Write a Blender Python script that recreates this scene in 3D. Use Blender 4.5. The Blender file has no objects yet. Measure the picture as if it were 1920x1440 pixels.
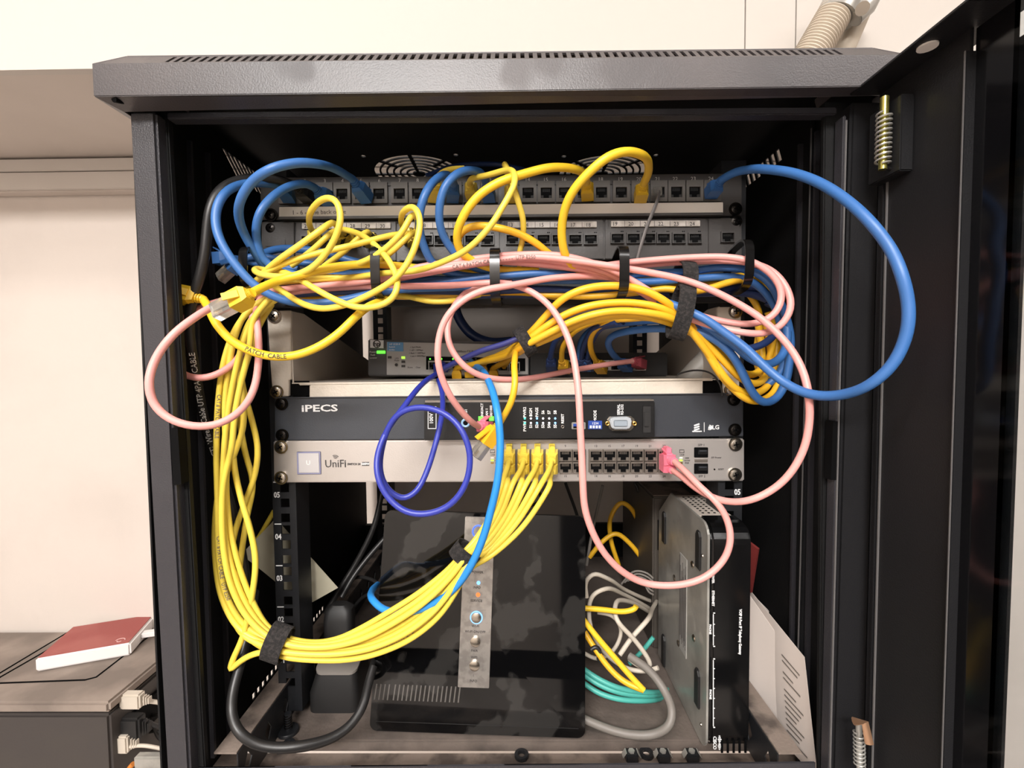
import bpy, bmesh, math, random
from mathutils import Vector, Matrix
random.seed(7)
S = bpy.context.scene
C = S.collection
PI = math.pi
U = .04445                                   # one rack unit

# ------------------------------------------------------------------ camera
CAM = Vector((.0131, -.4759, .3440)); PIT, YAW, ROL = -.0445, .0118, -.0095; FPX = 874.
cp, sp, cy, sy = math.cos(PIT), math.sin(PIT), math.cos(YAW), math.sin(YAW)
Mz = Matrix(((cy, -sy, 0), (sy, cy, 0), (0, 0, 1))) @ Matrix(((1, 0, 0), (0, cp, -sp), (0, sp, cp)))
R0, FW, U0 = Mz.col[0].copy(), Mz.col[1].copy(), Mz.col[2].copy()
RT = R0*math.cos(ROL) + U0*math.sin(ROL); UP = -R0*math.sin(ROL) + U0*math.cos(ROL)
cam = bpy.data.cameras.new('camera'); co = bpy.data.objects.new('camera', cam); C.objects.link(co)
cam.sensor_width = 36; cam.lens = FPX/1920*36; cam.clip_start = .01
mm = Matrix((RT, UP, -FW)).transposed().to_4x4(); mm.translation = CAM; co.matrix_world = mm
S.camera = co

# ------------------------------------------------------------------ light
wd = bpy.data.worlds.new('world'); S.world = wd; wd.use_nodes = True
wd.node_tree.nodes['Background'].inputs[0].default_value = (1, .94, .88, 1)
wd.node_tree.nodes['Background'].inputs[1].default_value = .6
def area(loc, tgt, sx, sy, pw, col=(1, .93, .85)):
    l = bpy.data.lights.new('ceiling_light', 'AREA'); l.shape = 'RECTANGLE'; l.size = sx; l.size_y = sy; l.energy = pw; l.color = col
    o = bpy.data.objects.new('ceiling_light', l); C.objects.link(o); o.location = loc
    o.rotation_euler = (Vector(tgt)-Vector(loc)).to_track_quat('-Z', 'Y').to_euler(); return o
area((-.45, -2.3, 1.62), (-.45, -2.2, 0), 1.4, .6, 150, (1, .97, .94))
area((-.6, -.9, 1.62), (-.6, -.9, 0), 1.2, .3, 14, (1, .97, .94))
area((1.2, -1.3, 1.62), (1.2, -1.3, 0), 1.2, .3, 18, (1, .97, .94))
S.view_settings.view_transform = 'Standard'; S.view_settings.look = 'None'
S.view_settings.gamma = 1; S.view_settings.use_curve_mapping = False
S.view_settings.exposure = .16

# ------------------------------------------------------------------ pixel -> point on a plane
def ray(px, py): return FW*FPX + RT*(px-960) + UP*(720-py)
def W(px, py, y):
    d = ray(px, py); return CAM + d*((y-CAM.y)/d.y)
def WX(px, py, x):
    d = ray(px, py); return CAM + d*((x-CAM.x)/d.x)
def WZ(px, py, z):
    d = ray(px, py); return CAM + d*((z-CAM.z)/d.z)

# ------------------------------------------------------------------ materials
def lin(c):
    f = lambda v: v/12.92 if v <= .04045 else ((v+.055)/1.055)**2.4
    return tuple(f(v/255) for v in c)+(1,)
MATS = {}
def mat(name, col, rough=.5, metal=0, bump=0, bscale=400, var=0, vscale=8, col2=None, cscale=6, cw=(.45, .6), emit=0, trans=0, coat=0, spec=None, alpha=1, detail=3):
    if name in MATS: return MATS[name]
    m = bpy.data.materials.new(name); m.use_nodes = True; n = m.node_tree.nodes; L = m.node_tree.links
    b = n['Principled BSDF']; b.inputs['Base Color'].default_value = lin(col); b.inputs['Roughness'].default_value = rough
    b.inputs['Metallic'].default_value = metal
    if spec is not None: b.inputs['Specular IOR Level'].default_value = spec
    if coat: b.inputs['Coat Weight'].default_value = coat
    if trans: b.inputs['Transmission Weight'].default_value = trans
    if alpha < 1: b.inputs['Alpha'].default_value = alpha
    if emit: b.inputs['Emission Color'].default_value = lin(col); b.inputs['Emission Strength'].default_value = emit
    tc = n.new('ShaderNodeTexCoord')
    if col2:
        t = n.new('ShaderNodeTexNoise'); t.inputs['Scale'].default_value = cscale; t.inputs['Detail'].default_value = detail+3
        L.new(tc.outputs['Object'], t.inputs['Vector'])
        r = n.new('ShaderNodeValToRGB'); r.color_ramp.elements[0].position = cw[0]; r.color_ramp.elements[1].position = cw[1]
        r.color_ramp.elements[0].color = lin(col); r.color_ramp.elements[1].color = lin(col2)
        L.new(t.outputs['Fac'], r.inputs['Fac']); L.new(r.outputs['Color'], b.inputs['Base Color'])
    if var:
        t = n.new('ShaderNodeTexNoise'); t.inputs['Scale'].default_value = vscale; L.new(tc.outputs['Object'], t.inputs['Vector'])
        q = n.new('ShaderNodeMapRange'); q.inputs[3].default_value = max(0, rough-var); q.inputs[4].default_value = min(1, rough+var); q.inputs[1].default_value = .6; q.inputs[2].default_value = .65
        L.new(t.outputs['Fac'], q.inputs[0]); L.new(q.outputs[0], b.inputs['Roughness'])
    if bump:
        t = n.new('ShaderNodeTexNoise'); t.inputs['Scale'].default_value = bscale; t.inputs['Detail'].default_value = 2
        L.new(tc.outputs['Object'], t.inputs['Vector'])
        p = n.new('ShaderNodeBump'); p.inputs['Strength'].default_value = bump; p.inputs['Distance'].default_value = .001
        L.new(t.outputs['Fac'], p.inputs['Height']); L.new(p.outputs[0], b.inputs['Normal'])
    MATS[name] = m; return m
M_case = mat('black_powder_coat', (48, 47, 51), .42, bump=.25, bscale=900, var=.08, vscale=14)
M_lid = mat('mottled_black_powder_coat', (62, 59, 61), .42, bump=.16, bscale=900, var=.06, vscale=14, col2=(80, 74, 74), cscale=9, cw=(.4, .8))  # lid coat, lighter than the frame with random paler patches
M_in = mat('black_interior_steel', (17, 17, 18), .6, bump=.15, bscale=900, spec=.25)
M_rail = mat('black_rail_steel', (30, 31, 34), .4, bump=.1, bscale=700)
M_unlit = mat('black_powder_coat_unlit', (26, 26, 28), .45, bump=.2, bscale=900, spec=.3)  # the black coat with shade in its colour, for door and right post
M_glint = mat('edge_glint_grey', (96, 94, 94), .4)  # grey painted in as the highlight along black steel edges
M_dust = mat('dusty_floor_steel', (102, 91, 84), .85, bump=.5, bscale=260, col2=(72, 64, 59), cscale=26, cw=(.46, .72))
M_dustb = mat('dusty_beige_edge', (132, 118, 108), .8, bump=.4, bscale=300, col2=(84, 74, 68), cscale=30)
M_wall = mat('painted_wall', (204, 194, 186), .9, bump=.12, bscale=120, col2=(198, 188, 180), cscale=3)
M_wall2 = mat('painted_panel', (198, 191, 184), .85, bump=.05, bscale=80)
M_pdark = mat('patch_panel_grey', (66, 63, 62), .5, bump=.1, bscale=500, var=.1)
M_jack = mat('jack_grey', (92, 88, 84), .5)
M_hole = mat('jack_black', (5, 5, 6), .7, spec=.1)
M_white = mat('label_strip', (236, 230, 222), .5)
M_silverlab = mat('silver_label_strip', (204, 197, 190), .45, col2=(176, 168, 160), cscale=90)
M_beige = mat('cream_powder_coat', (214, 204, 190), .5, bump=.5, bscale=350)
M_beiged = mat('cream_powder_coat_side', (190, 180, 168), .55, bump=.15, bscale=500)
M_slate = mat('slate_panel_paint', (54, 57, 63), .45, bump=.1, bscale=700)
M_black = mat('black_plastic', (20, 20, 21), .35, bump=.08, bscale=500)
M_blackm = mat('matt_black_plastic', (30, 29, 29), .55)
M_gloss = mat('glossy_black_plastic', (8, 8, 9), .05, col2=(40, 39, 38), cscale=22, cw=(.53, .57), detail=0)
M_glossc = mat('glossy_black_front', (12, 12, 13), .16)
M_alu = mat('brushed_silver', (196, 190, 186), .38, .65, bump=.08, bscale=600)
M_strip = mat('brushed_steel_strip', (178, 174, 170), .33, .8, col2=(158, 154, 150), cscale=120)
M_steel = mat('zinc_steel', (178, 176, 170), .38, .45, var=.1, vscale=40, col2=(156, 154, 149), cscale=24)
M_screw = mat('nickel_screw', (190, 182, 170), .25, 1, )
M_screwd = mat('black_screw', (48, 45, 43), .25, .9)
M_hp = mat('switch_grey_plastic', (58, 57, 58), .5)
M_hpf = mat('switch_grey_overlay', (170, 168, 166), .5)
M_jackm = mat('jack_shield_metal', (150, 142, 134), .35, .8)
M_ring = mat('glossy_black_ring', (18, 17, 17), .22)
M_velcro = mat('black_velcro', (27, 25, 25), .95, bump=1, bscale=900, col2=(48, 44, 43), cscale=400)
M_clear = mat('clear_plug_plastic', (225, 222, 215), .12, trans=.85)
M_gold = mat('gold_contacts', (200, 160, 80), .3, 1)
M_red = mat('red_drive_top', (146, 66, 62), .45, col2=(158, 84, 78), cscale=9)
M_drv = mat('white_drive_body', (226, 222, 220), .5)
M_paper = mat('white_paper', (228, 216, 208), .9, bump=.1, bscale=60)
M_tag = mat('pale_paper_tag', (176, 170, 150), .85, bump=.05)
M_redb = mat('red_booklet', (110, 38, 36), .6)
M_lite = mat('print_white', (235, 235, 235), .5)
M_ink = mat('print_dark', (60, 56, 56), .6)
M_inkf = mat('print_faint', (120, 112, 106), .6)
M_led_g = mat('green_led', (90, 235, 60), emit=1.6); M_led_b = mat('blue_led', (120, 180, 255), emit=1.2)
M_led_o = mat('orange_led', (255, 120, 60), emit=.8); M_led_w = mat('white_led', (225, 225, 235), emit=.5); M_led_c = mat('teal_led', (70, 220, 170), emit=1.2)
M_led_i = mat('indigo_led', (60, 90, 255), emit=1.6); M_led_y = mat('amber_green_led', (170, 225, 70), emit=1.)
M_bl = mat('blue_label', (90, 150, 200), .5)
M_usb = mat('usb_blue', (40, 70, 150), .4)
M_cap = mat('translucent_cap', (190, 196, 202), .3, trans=.25)
M_zinc = mat('yellow_zinc', (205, 196, 110), .25, .9)
M_cond = mat('conduit_grey_plastic', (196, 184, 168), .55)
M_gl = mat('door_glass', (222, 229, 233), .02, trans=1); M_gl.node_tree.nodes['Principled BSDF'].inputs['IOR'].default_value = 1.15
M_bt = mat('black_glass_border', (14, 14, 16), .12, spec=.25)
M_yel = mat('pale_yellow_jacket', (230, 202, 76), .42, bump=.05, bscale=300)
M_yelo = mat('golden_yellow_jacket', (230, 176, 38), .42, bump=.05, bscale=300)
M_yels = mat('yellow_thick_jacket', (234, 192, 44), .42)
M_blu = mat('blue_jacket', (56, 104, 166), .42); M_navy = mat('navy_jacket', (36, 56, 104), .45)
M_azu = mat('azure_jacket', (40, 132, 208), .4); M_ind = mat('indigo_jacket', (44, 54, 150), .38)
M_pnk = mat('pink_jacket', (226, 156, 150), .42); M_pnkp = mat('pink_plug', (236, 118, 140), .42)
M_blk = mat('black_jacket', (34, 33, 33), .4); M_gry = mat('grey_jacket', (120, 114, 108), .5); M_whc = mat('off_white_jacket', (196, 186, 172), .5)
M_teal = mat('teal_jacket', (76, 170, 158), .45); M_gflat = mat('grey_flat_cord', (128, 124, 122), .4)

# ------------------------------------------------------------------ mesh builder
ORG = {}
class MB:
    def __init__(s): s.v = []; s.f = []
    def add(s, vs, fs):
        k = len(s.v); s.v += [Vector(v) for v in vs]; s.f += [[i+k for i in f] for f in fs]; return s
    def box(s, a, b):
        x0, y0, z0 = a; x1, y1, z1 = b
        return s.add([(x0,y0,z0),(x1,y0,z0),(x1,y1,z0),(x0,y1,z0),(x0,y0,z1),(x1,y0,z1),(x1,y1,z1),(x0,y1,z1)],
                     [(0,3,2,1),(4,5,6,7),(0,1,5,4),(1,2,6,5),(2,3,7,6),(3,0,4,7)])
    def cb(s, c, d): return s.box([c[i]-d[i]/2 for i in range(3)], [c[i]+d[i]/2 for i in range(3)])
    def prism(s, poly, vec):
        n = len(poly); p = [Vector(q) for q in poly]; v = Vector(vec)
        return s.add(p+[q+v for q in p], [list(range(n))[::-1], list(range(n, 2*n))]+[(i, (i+1) % n, (i+1) % n+n, i+n) for i in range(n)])
    def pq(s, pts, yf, yb):           # pixel polygon on plane y=yf, extruded straight back to yb
        return s.prism([W(a, b, yf) for a, b in pts], (0, yb-yf, 0))
    def pr(s, x0, y0, x1, y1, yf, yb, dy=None):   # pixel rectangle following the slight roll
        k = -.006*(x1-x0) if dy is None else dy
        return s.pq([(x0, y0), (x1, y0+k), (x1, y1+k), (x0, y1)], yf, yb)
    def cyl(s, p0, p1, r, r1=None, n=16):
        return s.tube([Vector(p0), Vector(p1)], [r, r if r1 is None else r1], n)
    def tube(s, P, r, n=10, closed=False, flat=1., upv=None):
        P = [Vector(p) for p in P]; m = len(P)
        rr = r if isinstance(r, (list, tuple)) else [r]*m
        T = [(P[min(i+1, m-1)]-P[max(i-1, 0)]) for i in range(m)]
        if closed: T = [P[(i+1) % m]-P[i-1] for i in range(m)]
        T = [t.normalized() if t.length > 1e-9 else Vector((0, 0, 1)) for t in T]
        u = upv.copy() if upv else (Vector((0, 0, 1)) if abs(T[0].z) < .9 else Vector((1, 0, 0)))
        k = len(s.v)
        for i in range(m):
            u = (u - T[i]*u.dot(T[i])); u.normalize(); w = T[i].cross(u)
            for j in range(n):
                a = 2*PI*j/n; s.v.append(P[i] + u*math.cos(a)*rr[i] + w*math.sin(a)*rr[i]*flat)
        for i in range(m if closed else m-1):
            i2 = (i+1) % m
            for j in range(n):
                s.f.append([k+i*n+j, k+i*n+(j+1) % n, k+i2*n+(j+1) % n, k+i2*n+j])
        if not closed:
            s.f.append([k+j for j in range(n)][::-1]); s.f.append([k+(m-1)*n+j for j in range(n)])
        return s
    def ring(s, c, ax, r, t, n=24):
        ax = Vector(ax).normalized(); u = ax.orthogonal().normalized(); w = ax.cross(u)
        return s.tube([Vector(c)+(u*math.cos(2*PI*i/n)+w*math.sin(2*PI*i/n))*r for i in range(n)], t, 8, True)
    def holed(s, o, ux, uy, w, h, holes, th, nrm):
        """plate w x h at o spanned by unit ux,uy with rectangular holes [(a0,b0,a1,b1)] as a grid of small boxes"""
        xs = sorted({0, w} | {q for H in holes for q in (H[0], H[2])}); ys = sorted({0, h} | {q for H in holes for q in (H[1], H[3])})
        O, X, Y, N = Vector(o), Vector(ux), Vector(uy), Vector(nrm)*th
        for i in range(len(xs)-1):
            run = None
            for j in range(len(ys)-1):
                cx_, cy_ = (xs[i]+xs[i+1])/2, (ys[j]+ys[j+1])/2
                hole = any(H[0] < cx_ < H[2] and H[1] < cy_ < H[3] for H in holes)
                if not hole and run is None: run = ys[j]
                if (hole or j == len(ys)-2) and run is not None:
                    e = ys[j] if hole else ys[j+1]
                    a, b = O+X*xs[i], O+X*xs[i+1]
                    s.prism([a+Y*run, b+Y*run, b+Y*e, a+Y*e], N); run = None
        return s
    def build(s, name, m, parent=None, smooth=False, bevel=0, seg=2, origin=None):
        xs = [v.x for v in s.v]; ys = [v.y for v in s.v]; zs = [v.z for v in s.v]
        o = Vector(((min(xs)+max(xs))/2, (min(ys)+max(ys))/2, min(zs))) if origin is None else Vector(origin)
        me = bpy.data.meshes.new(name); me.from_pydata([v-o for v in s.v], [], s.f)
        b = bmesh.new(); b.from_mesh(me); bmesh.ops.recalc_face_normals(b, faces=b.faces)
        if bevel:
            ed = [e for e in b.edges if e.is_manifold and e.calc_face_angle(0) > .6]
            bmesh.ops.bevel(b, geom=ed, offset=bevel, segments=seg, affect='EDGES', clamp_overlap=True)
        b.to_mesh(me); b.free()
        me.materials.append(m)
        if smooth:
            for p in me.polygons: p.use_smooth = True
            try: me.set_sharp_from_angle(angle=.7)
            except Exception: pass
        ob = bpy.data.objects.new(name, me); C.objects.link(ob)
        return put(ob, o, parent)
def put(ob, o, parent=None):
    ORG[ob] = Vector(o)
    if parent is not None: ob.parent = parent; ob.location = Vector(o)-ORG[parent]
    else: ob.location = o
    return ob
def clone(src, loc, parent, name=None):
    o = bpy.data.objects.new(name or src.name.split('.')[0], src.data); C.objects.link(o); return put(o, loc, parent)
def thing(name, label, cat, loc, group=None):
    o = bpy.data.objects.new(name, None); o.empty_display_size = .02; C.objects.link(o); ORG[o] = Vector(loc); o.location = loc
    return tag(o, label, cat, group)
def tag(o, label=None, cat=None, group=None, kind=None):
    if label: o['label'] = label
    if cat: o['category'] = cat
    if group: o['group'] = group
    if kind: o['kind'] = kind
    return o
def struct(o): o['kind'] = 'structure'; return o

# ------------------------------------------------------------------ lettering
def text_data(s, size, bold=False, sx=1.):
    c = bpy.data.curves.new('t', 'FONT'); c.body = s; c.size = size; c.align_x = 'CENTER'; c.align_y = 'CENTER'; c.extrude = .00015; c.resolution_u = 2
    if bold: c.offset = size*.022
    o = bpy.data.objects.new('t', c); C.objects.link(o)
    me = bpy.data.meshes.new_from_object(o.evaluated_get(bpy.context.evaluated_depsgraph_get()))
    bpy.data.objects.remove(o)
    vs = [Vector((v.co.x*sx, v.co.y, v.co.z)) for v in me.vertices]; fs = [list(p.vertices) for p in me.polygons]
    bpy.data.meshes.remove(me); return vs, fs
def text_on(mb, s, px, py, y, hpx, ang=0, bold=False, sx=1., X=None, Yv=None, at=None, size=None):
    """letters about hpx pixels tall centred at a pixel, standing on plane y facing the room; ang turns them (degrees, clockwise)"""
    p = W(px, py, y) if at is None else Vector(at)
    sz = size if size else hpx*(p.y-CAM.y)/FPX*1.38
    vs, fs = text_data(s, sz, bold, sx)
    a = math.radians(-ang); ca, sa = math.cos(a), math.sin(a)
    X = X or Vector((1, 0, .006)); Yv = Yv or Vector((-.006, 0, 1)); N = X.cross(Yv)
    mb.add([p + X*(v.x*ca-v.y*sa) + Yv*(v.x*sa+v.y*ca) + N*v.z for v in vs], fs)

# ------------------------------------------------------------------ cables
def catmull(P, k=8):
    P = [Vector(p) for p in P]; out = []
    Q = [P[0]*2-P[1]]+P+[P[-1]*2-P[-2]]
    for i in range(1, len(Q)-2):
        a, b, c, d = Q[i-1:i+3]
        n = max(3, min(k*2, int((c-b).length/.0035)))
        t0 = 0; t1 = t0+max(1e-6, (b-a).length)**.5; t2 = t1+max(1e-6, (c-b).length)**.5; t3 = t2+max(1e-6, (d-c).length)**.5
        for j in range(n):
            t = t1+(t2-t1)*j/n
            A1 = a*((t1-t)/(t1-t0))+b*((t-t0)/(t1-t0)); A2 = b*((t2-t)/(t2-t1))+c*((t-t1)/(t2-t1)); A3 = c*((t3-t)/(t3-t2))+d*((t-t2)/(t3-t2))
            B1 = A1*((t2-t)/(t2-t0))+A2*((t-t0)/(t2-t0)); B2 = A2*((t3-t)/(t3-t1))+A3*((t-t1)/(t3-t1))
            out.append(B1*((t2-t)/(t2-t1))+B2*((t-t1)/(t2-t1)))
    out.append(P[-1]); return out
def smooth_path(P, it=2):
    for _ in range(it):
        P = [P[0]]+[(P[i-1]+P[i]*2+P[i+1])/4 for i in range(1, len(P)-1)]+[P[-1]]
    return P
def pathpts(pts, ys):
    """pts [(px,py)] or [(px,py,y)], ys = depth keys spread evenly over the points"""
    n = len(pts); out = []
    for i, p in enumerate(pts):
        if len(p) == 3: y = p[2]
        else:
            t = i/(n-1)*(len(ys)-1) if len(ys) > 1 else 0; k = min(int(t), len(ys)-2) if len(ys) > 1 else 0
            y = ys[0] if len(ys) == 1 else ys[k]+(ys[k+1]-ys[k])*(t-k)
        out.append(W(p[0], p[1], y))
    return out
def cable(label, pts, ys, r, m, group=None, name='patch_cable', cat='cable', n=10, flat=1., parent=None, sm=3):
    P = smooth_path(catmull(pathpts(pts, ys)), sm)
    o = MB().tube(P, r, n, flat=flat).build(name, m, parent, True)
    if parent is None: tag(o, label, cat, group)
    elif label: o['label'] = label
    o_path[o] = P
    return o
o_path = {}
def print_on(o, s, frac, r, m=None, size=.0042, flip=False, side=None):
    """letters wrapped round the jacket, on the side towards the room"""
    P = o_path[o]; acc = [0]
    for i in range(1, len(P)): acc.append(acc[-1]+(P[i]-P[i-1]).length)
    vs, fs = text_data(s, size); c0 = acc[-1]*frac; out = []
    for v in vs:
        q = c0+(-v.x if flip else v.x); q = min(max(q, 0), acc[-1]-1e-6)
        k = max(i for i in range(len(acc)) if acc[i] <= q); k = min(k, len(P)-2)
        t = (q-acc[k])/(acc[k+1]-acc[k]); p = P[k].lerp(P[k+1], t)
        T0 = (P[k+1]-P[k]).normalized(); T1 = (P[min(k+2, len(P)-1)]-P[max(k-1, 0)]).normalized(); T = T0.lerp(T1, .5).normalized()
        if flip: T = -T
        N = CAM-p; N = (N-T*N.dot(T)).normalized(); B = T.cross(-N) if False else N.cross(T)
        th = v.y/r; out.append(p+(N*math.cos(th)+B*math.sin(th))*(r+.0002+v.z))
    MB().add(out, fs).build('lettering', m or M_ink, o)
def frame(d, up=Vector((0, 0, 1))):
    d = Vector(d).normalized(); x = d.cross(up); x = x.normalized() if x.length > .01 else Vector((1, 0, 0)); return d, x, x.cross(d)
def boot(parent, tip, tail, m, w=.0125, h=.011, up=Vector((0, 0, 1)), clear=0, latch=True, name='plug_boot'):
    """modular plug: hood from tip back to tail with a ribbed strain relief; clear>0 shows the clear connector in front of tip"""
    tip, tail = Vector(tip), Vector(tail); d, x, u = frame(tip-tail, up); L = (tip-tail).length
    mb = MB(); hood = min(.016, L*.6)
    a = tip-d*hood
    def rect(c, w_, h_): return [c-x*w_/2-u*h_/2, c+x*w_/2-u*h_/2, c+x*w_/2+u*h_/2, c-x*w_/2+u*h_/2]
    secs = [(tip, w, h), (a, w, h), (a-d*.004, w*.7, h*.8)]
    for (c0, w0, h0), (c1, w1, h1) in zip(secs, secs[1:]):
        mb.add(rect(c0, w0, h0)+rect(c1, w1, h1), [(0, 1, 2, 3), (7, 6, 5, 4)]+[(i, i+4, (i+1) % 4+4, (i+1) % 4) for i in range(4)])
    q = a-d*.004; k = max(3, int((q-tail).length/.0026))
    for i in range(k):
        c = q.lerp(tail, (i+.3)/k); mb.cyl(c, c-d*((q-tail).length/k*.55), .0044-.0008*i/k, n=12)
    mb.cyl(q, tail, .0034, .003, 12)
    if latch:
        b0 = a+u*h*.5; mb.prism([b0-x*.003, b0+x*.003, b0+x*.003+d*hood*1.0+u*.0045, b0-x*.003+d*hood*1.0+u*.0045], u*.0012)
    o = mb.build(name, m, parent)
    if clear:
        c = tip; cmb = MB(); e = c+d*clear
        cmb.add(rect(c, w*.93, h*.7)+rect(e, w*.93, h*.7), [(0, 1, 2, 3), (7, 6, 5, 4)]+[(i, i+4, (i+1) % 4+4, (i+1) % 4) for i in range(4)])
        cmb.prism([c+u*h*.36-x*.003, c+u*h*.36+x*.003, e+u*h*.36+x*.003-d*.002, e+u*h*.36-x*.003-d*.002], u*.001)
        cmb.build('connector', M_clear, parent, bevel=.0004)
        g = MB()
        for i in range(8):
            s0 = e-d*.006+x*(-.0042+i*.0012)-u*h*.352; g.prism([s0-x*.0003, s0+x*.0003, s0+x*.0003+d*.0062, s0-x*.0003+d*.0062], -u*.0003)
        g.build('contacts', M_gold, parent)
    return o
def sheet(mb, loops, vec):
    """flat solid sheet with holes: loops[0] outline, others holes"""
    L = [[Vector(p) for p in l] for l in loops]; v = Vector(vec); k = len(mb.v); flat = [p for l in L for p in l]; n = len(flat)
    b = bmesh.new(); vs = [b.verts.new(p) for p in flat]; i0 = 0; ed = []
    for l in L:
        m = len(l); ed += [b.edges.new((vs[i0+i], vs[i0+(i+1) % m])) for i in range(m)]; i0 += m
    b.verts.index_update()
    bmesh.ops.triangle_fill(b, edges=ed, use_beauty=False, use_dissolve=False, normal=v.normalized())
    tr = [[q.index for q in f.verts] for f in b.faces]; b.free()
    mb.v += flat+[p+v for p in flat]
    for t in tr: mb.f.append([k+i for i in t]); mb.f.append([k+n+i for i in reversed(t)])
    b = k
    for l in L:
        m = len(l)
        for i in range(m): j = (i+1) % m; mb.f.append([b+i, b+j, b+j+n, b+i+n])
        b += m
    return mb

# ================================================================== ROOM
YW = .46
rm = MB(); rm.box((-2.4, YW, -1.2), (2.4, YW+.08, 1.66)); struct(rm.build('wall_back', M_wall))
struct(MB().box((-2.48, -3, -1.2), (-2.4, YW, 1.66)).build('wall_left', M_wall))
struct(MB().box((2.4, -3, -1.2), (2.48, YW, 1.66)).build('wall_right', M_wall))
struct(MB().box((-2.4, -3.08, -1.2), (2.4, -3, 1.66)).build('wall_front', mat('front_wall_paint', (214, 206, 198), .9)))
struct(MB().box((-2.4, -3, -1.25), (2.4, YW, -1.2)).build('floor', mat('grey_floor', (160, 152, 146), .7, col2=(150, 142, 136), cscale=5)))
struct(MB().box((-2.4, -3, 1.66), (2.4, YW, 1.7)).build('ceiling', mat('ceiling_paint', (228, 224, 218), .9)))
struct(MB().box((-.62, -2.999, -1.2), (-.54, -2.96, 1.66)).build('reflection_strip', mat('dark_reflection_strip', (60, 58, 56), .5)))  # added unseen strip, a dark line for the router to mirror
cu = thing('reflection_block', 'tall dark block added unseen opposite the cabinet, darkening the router reflection', 'reflection_block', (.55, -2.7, -1.2))  # added out of view, only to darken what the glossy router mirrors
MB().box((.0, -2.98, -1.2), (1.1, -2.5, 1.1)).build('block_body', mat('dark_reflection_block', (38, 36, 36), .6), cu, bevel=.004)
for x0 in (.01, .555): MB().box((x0, -2.5, -1.15), (x0+.535, -2.482, 1.08)).build('block_front', MATS['dark_reflection_block'], cu, bevel=.003)
# bulkhead over the cabinet: panels with narrow open joints
YB = .17
zb = W(100, 130, YB).z; xj = [-2.4, W(1397, 60, YB).x, W(1492, 60, YB).x, 2.4]
bk = struct(MB().box((-2.4, YB+.012, zb), (2.4, YW, 1.66)).build('trim_1', M_wall))
for a, b in zip(xj, xj[1:]): MB().box((a+.0009, YB, zb), (b-.0009, YB+.012, 1.66)).build('panel', M_wall2, bk)
# trunking along the wall, left of the cabinet
z1, z2, z3 = W(120, 296, YW-.03).z, W(120, 322, YW-.03).z, W(120, 357, YW-.03).z
tk = struct(MB().box((-2.4, YW-.026, z3), (2.4, YW, z1)).build('trim_2', M_wall, bevel=.002))
MB().box((-2.4, YW-.032, z2+.001), (2.4, YW-.026, z1-.002)).build('cover_strip', M_wall2, tk, bevel=.001)
MB().box((-2.4, YW-.032, z3+.002), (2.4, YW-.026, z2-.001)).build('cover_strip', M_wall2, tk, bevel=.001)

# ================================================================== CABINET
cab = thing('server_cabinet', 'black steel network cabinet standing open with glass door swung out on the right', 'cabinet', (0, .15, -.05))
XI, YF, YR, ZF = .287, -.108, .43, -.035
ZT = .580
# --- sides with ventilation holes
sl = []
a = [WX(437, 248, -XI), WX(463, 267, -XI)]
for c in a: sl.append([c+Vector((0, -.006, .0075)), c+Vector((0, .006, .0075)), c+Vector((0, .006, -.0075)), c+Vector((0, -.006, -.0075))])
P0, V0 = WX(420, 280, -XI), WX(444, 327, -XI)-WX(420, 280, -XI)
for i in range(15):
    p = P0+Vector((0, i*.0088, 0)); t = Vector((0, .0029, 0)); sl.append([p-t, p+t, p+V0*1.25+t, p+V0*1.25-t])
for i in range(20):
    p = Vector((-XI, .03+i*.0098, -.0275)); sl.append([p+Vector((0, -.003, -.0035)), p+Vector((0, .003, -.0035)), p+Vector((0, .003, .0035)), p+Vector((0, -.003, .0035))])
def rectyz(x, y0, y1, za, zb_): return [Vector((x, y0, za)), Vector((x, y1, za)), Vector((x, y1, zb_)), Vector((x, y0, zb_))]
sheet(MB(), [rectyz(-XI, YF+.004, YR, ZF-.02, ZT)]+sl, (-.0015, 0, 0)).build('side_panel', M_in, cab)
sr = []
Q0 = WX(1457, 281, XI)
for i in range(12):
    p = Q0+Vector((0, i*.0105, 0)); t = Vector((0, .0031, 0)); v = Vector((0, -.006, -.014)); sr.append([p-t, p+t, p+v+t, p+v-t])
sheet(MB(), [rectyz(XI, YF+.004, YR, ZF-.02, ZT)]+sr, (.0015, 0, 0)).build('side_panel', M_in, cab)
for xs, lab in ((-1, 1), (1, 2)):     # pressed seams on the inner side walls
    for yy in (-.02, -.045):
        MB().box((xs*XI-xs*.004 if xs > 0 else -XI, yy, ZF), (XI if xs > 0 else -XI+.004, yy+.003, ZT-.03)).build('seam', M_case, cab)
# --- roof with two fan grilles
rl = [[Vector((-XI, YF+.016, ZT)), Vector((XI, YF+.016, ZT)), Vector((XI, YR, ZT)), Vector((-XI, YR, ZT))]]
for px in (786, 1128):
    c = WZ(px, 327, ZT)
    for k, r in enumerate((.0535, .0455, .0375, .0295, .0215, .0135)):
        nseg = 4 if k > 2 else 8
        for s_ in range(nseg):
            g = .0022/r; a0, a1 = 2*PI*s_/nseg+g, 2*PI*(s_+1)/nseg-g; n = 6
            rl.append([c+Vector((math.cos(a0+(a1-a0)*i/n), math.sin(a0+(a1-a0)*i/n), 0))*r for i in range(n+1)] +
                      [c+Vector((math.cos(a1-(a1-a0)*i/n), math.sin(a1-(a1-a0)*i/n), 0))*(r-.0058) for i in range(n+1)])
    for sx in (-1, 1):
        for s2 in (-1, 1):
            q = c+Vector((sx*.0525, s2*.0525, 0)); rl.append([q+Vector((math.cos(i*PI/4), math.sin(i*PI/4), 0))*.003 for i in range(8)])
sheet(MB(), rl, (0, 0, .0015)).build('roof_panel', M_in, cab)
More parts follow.
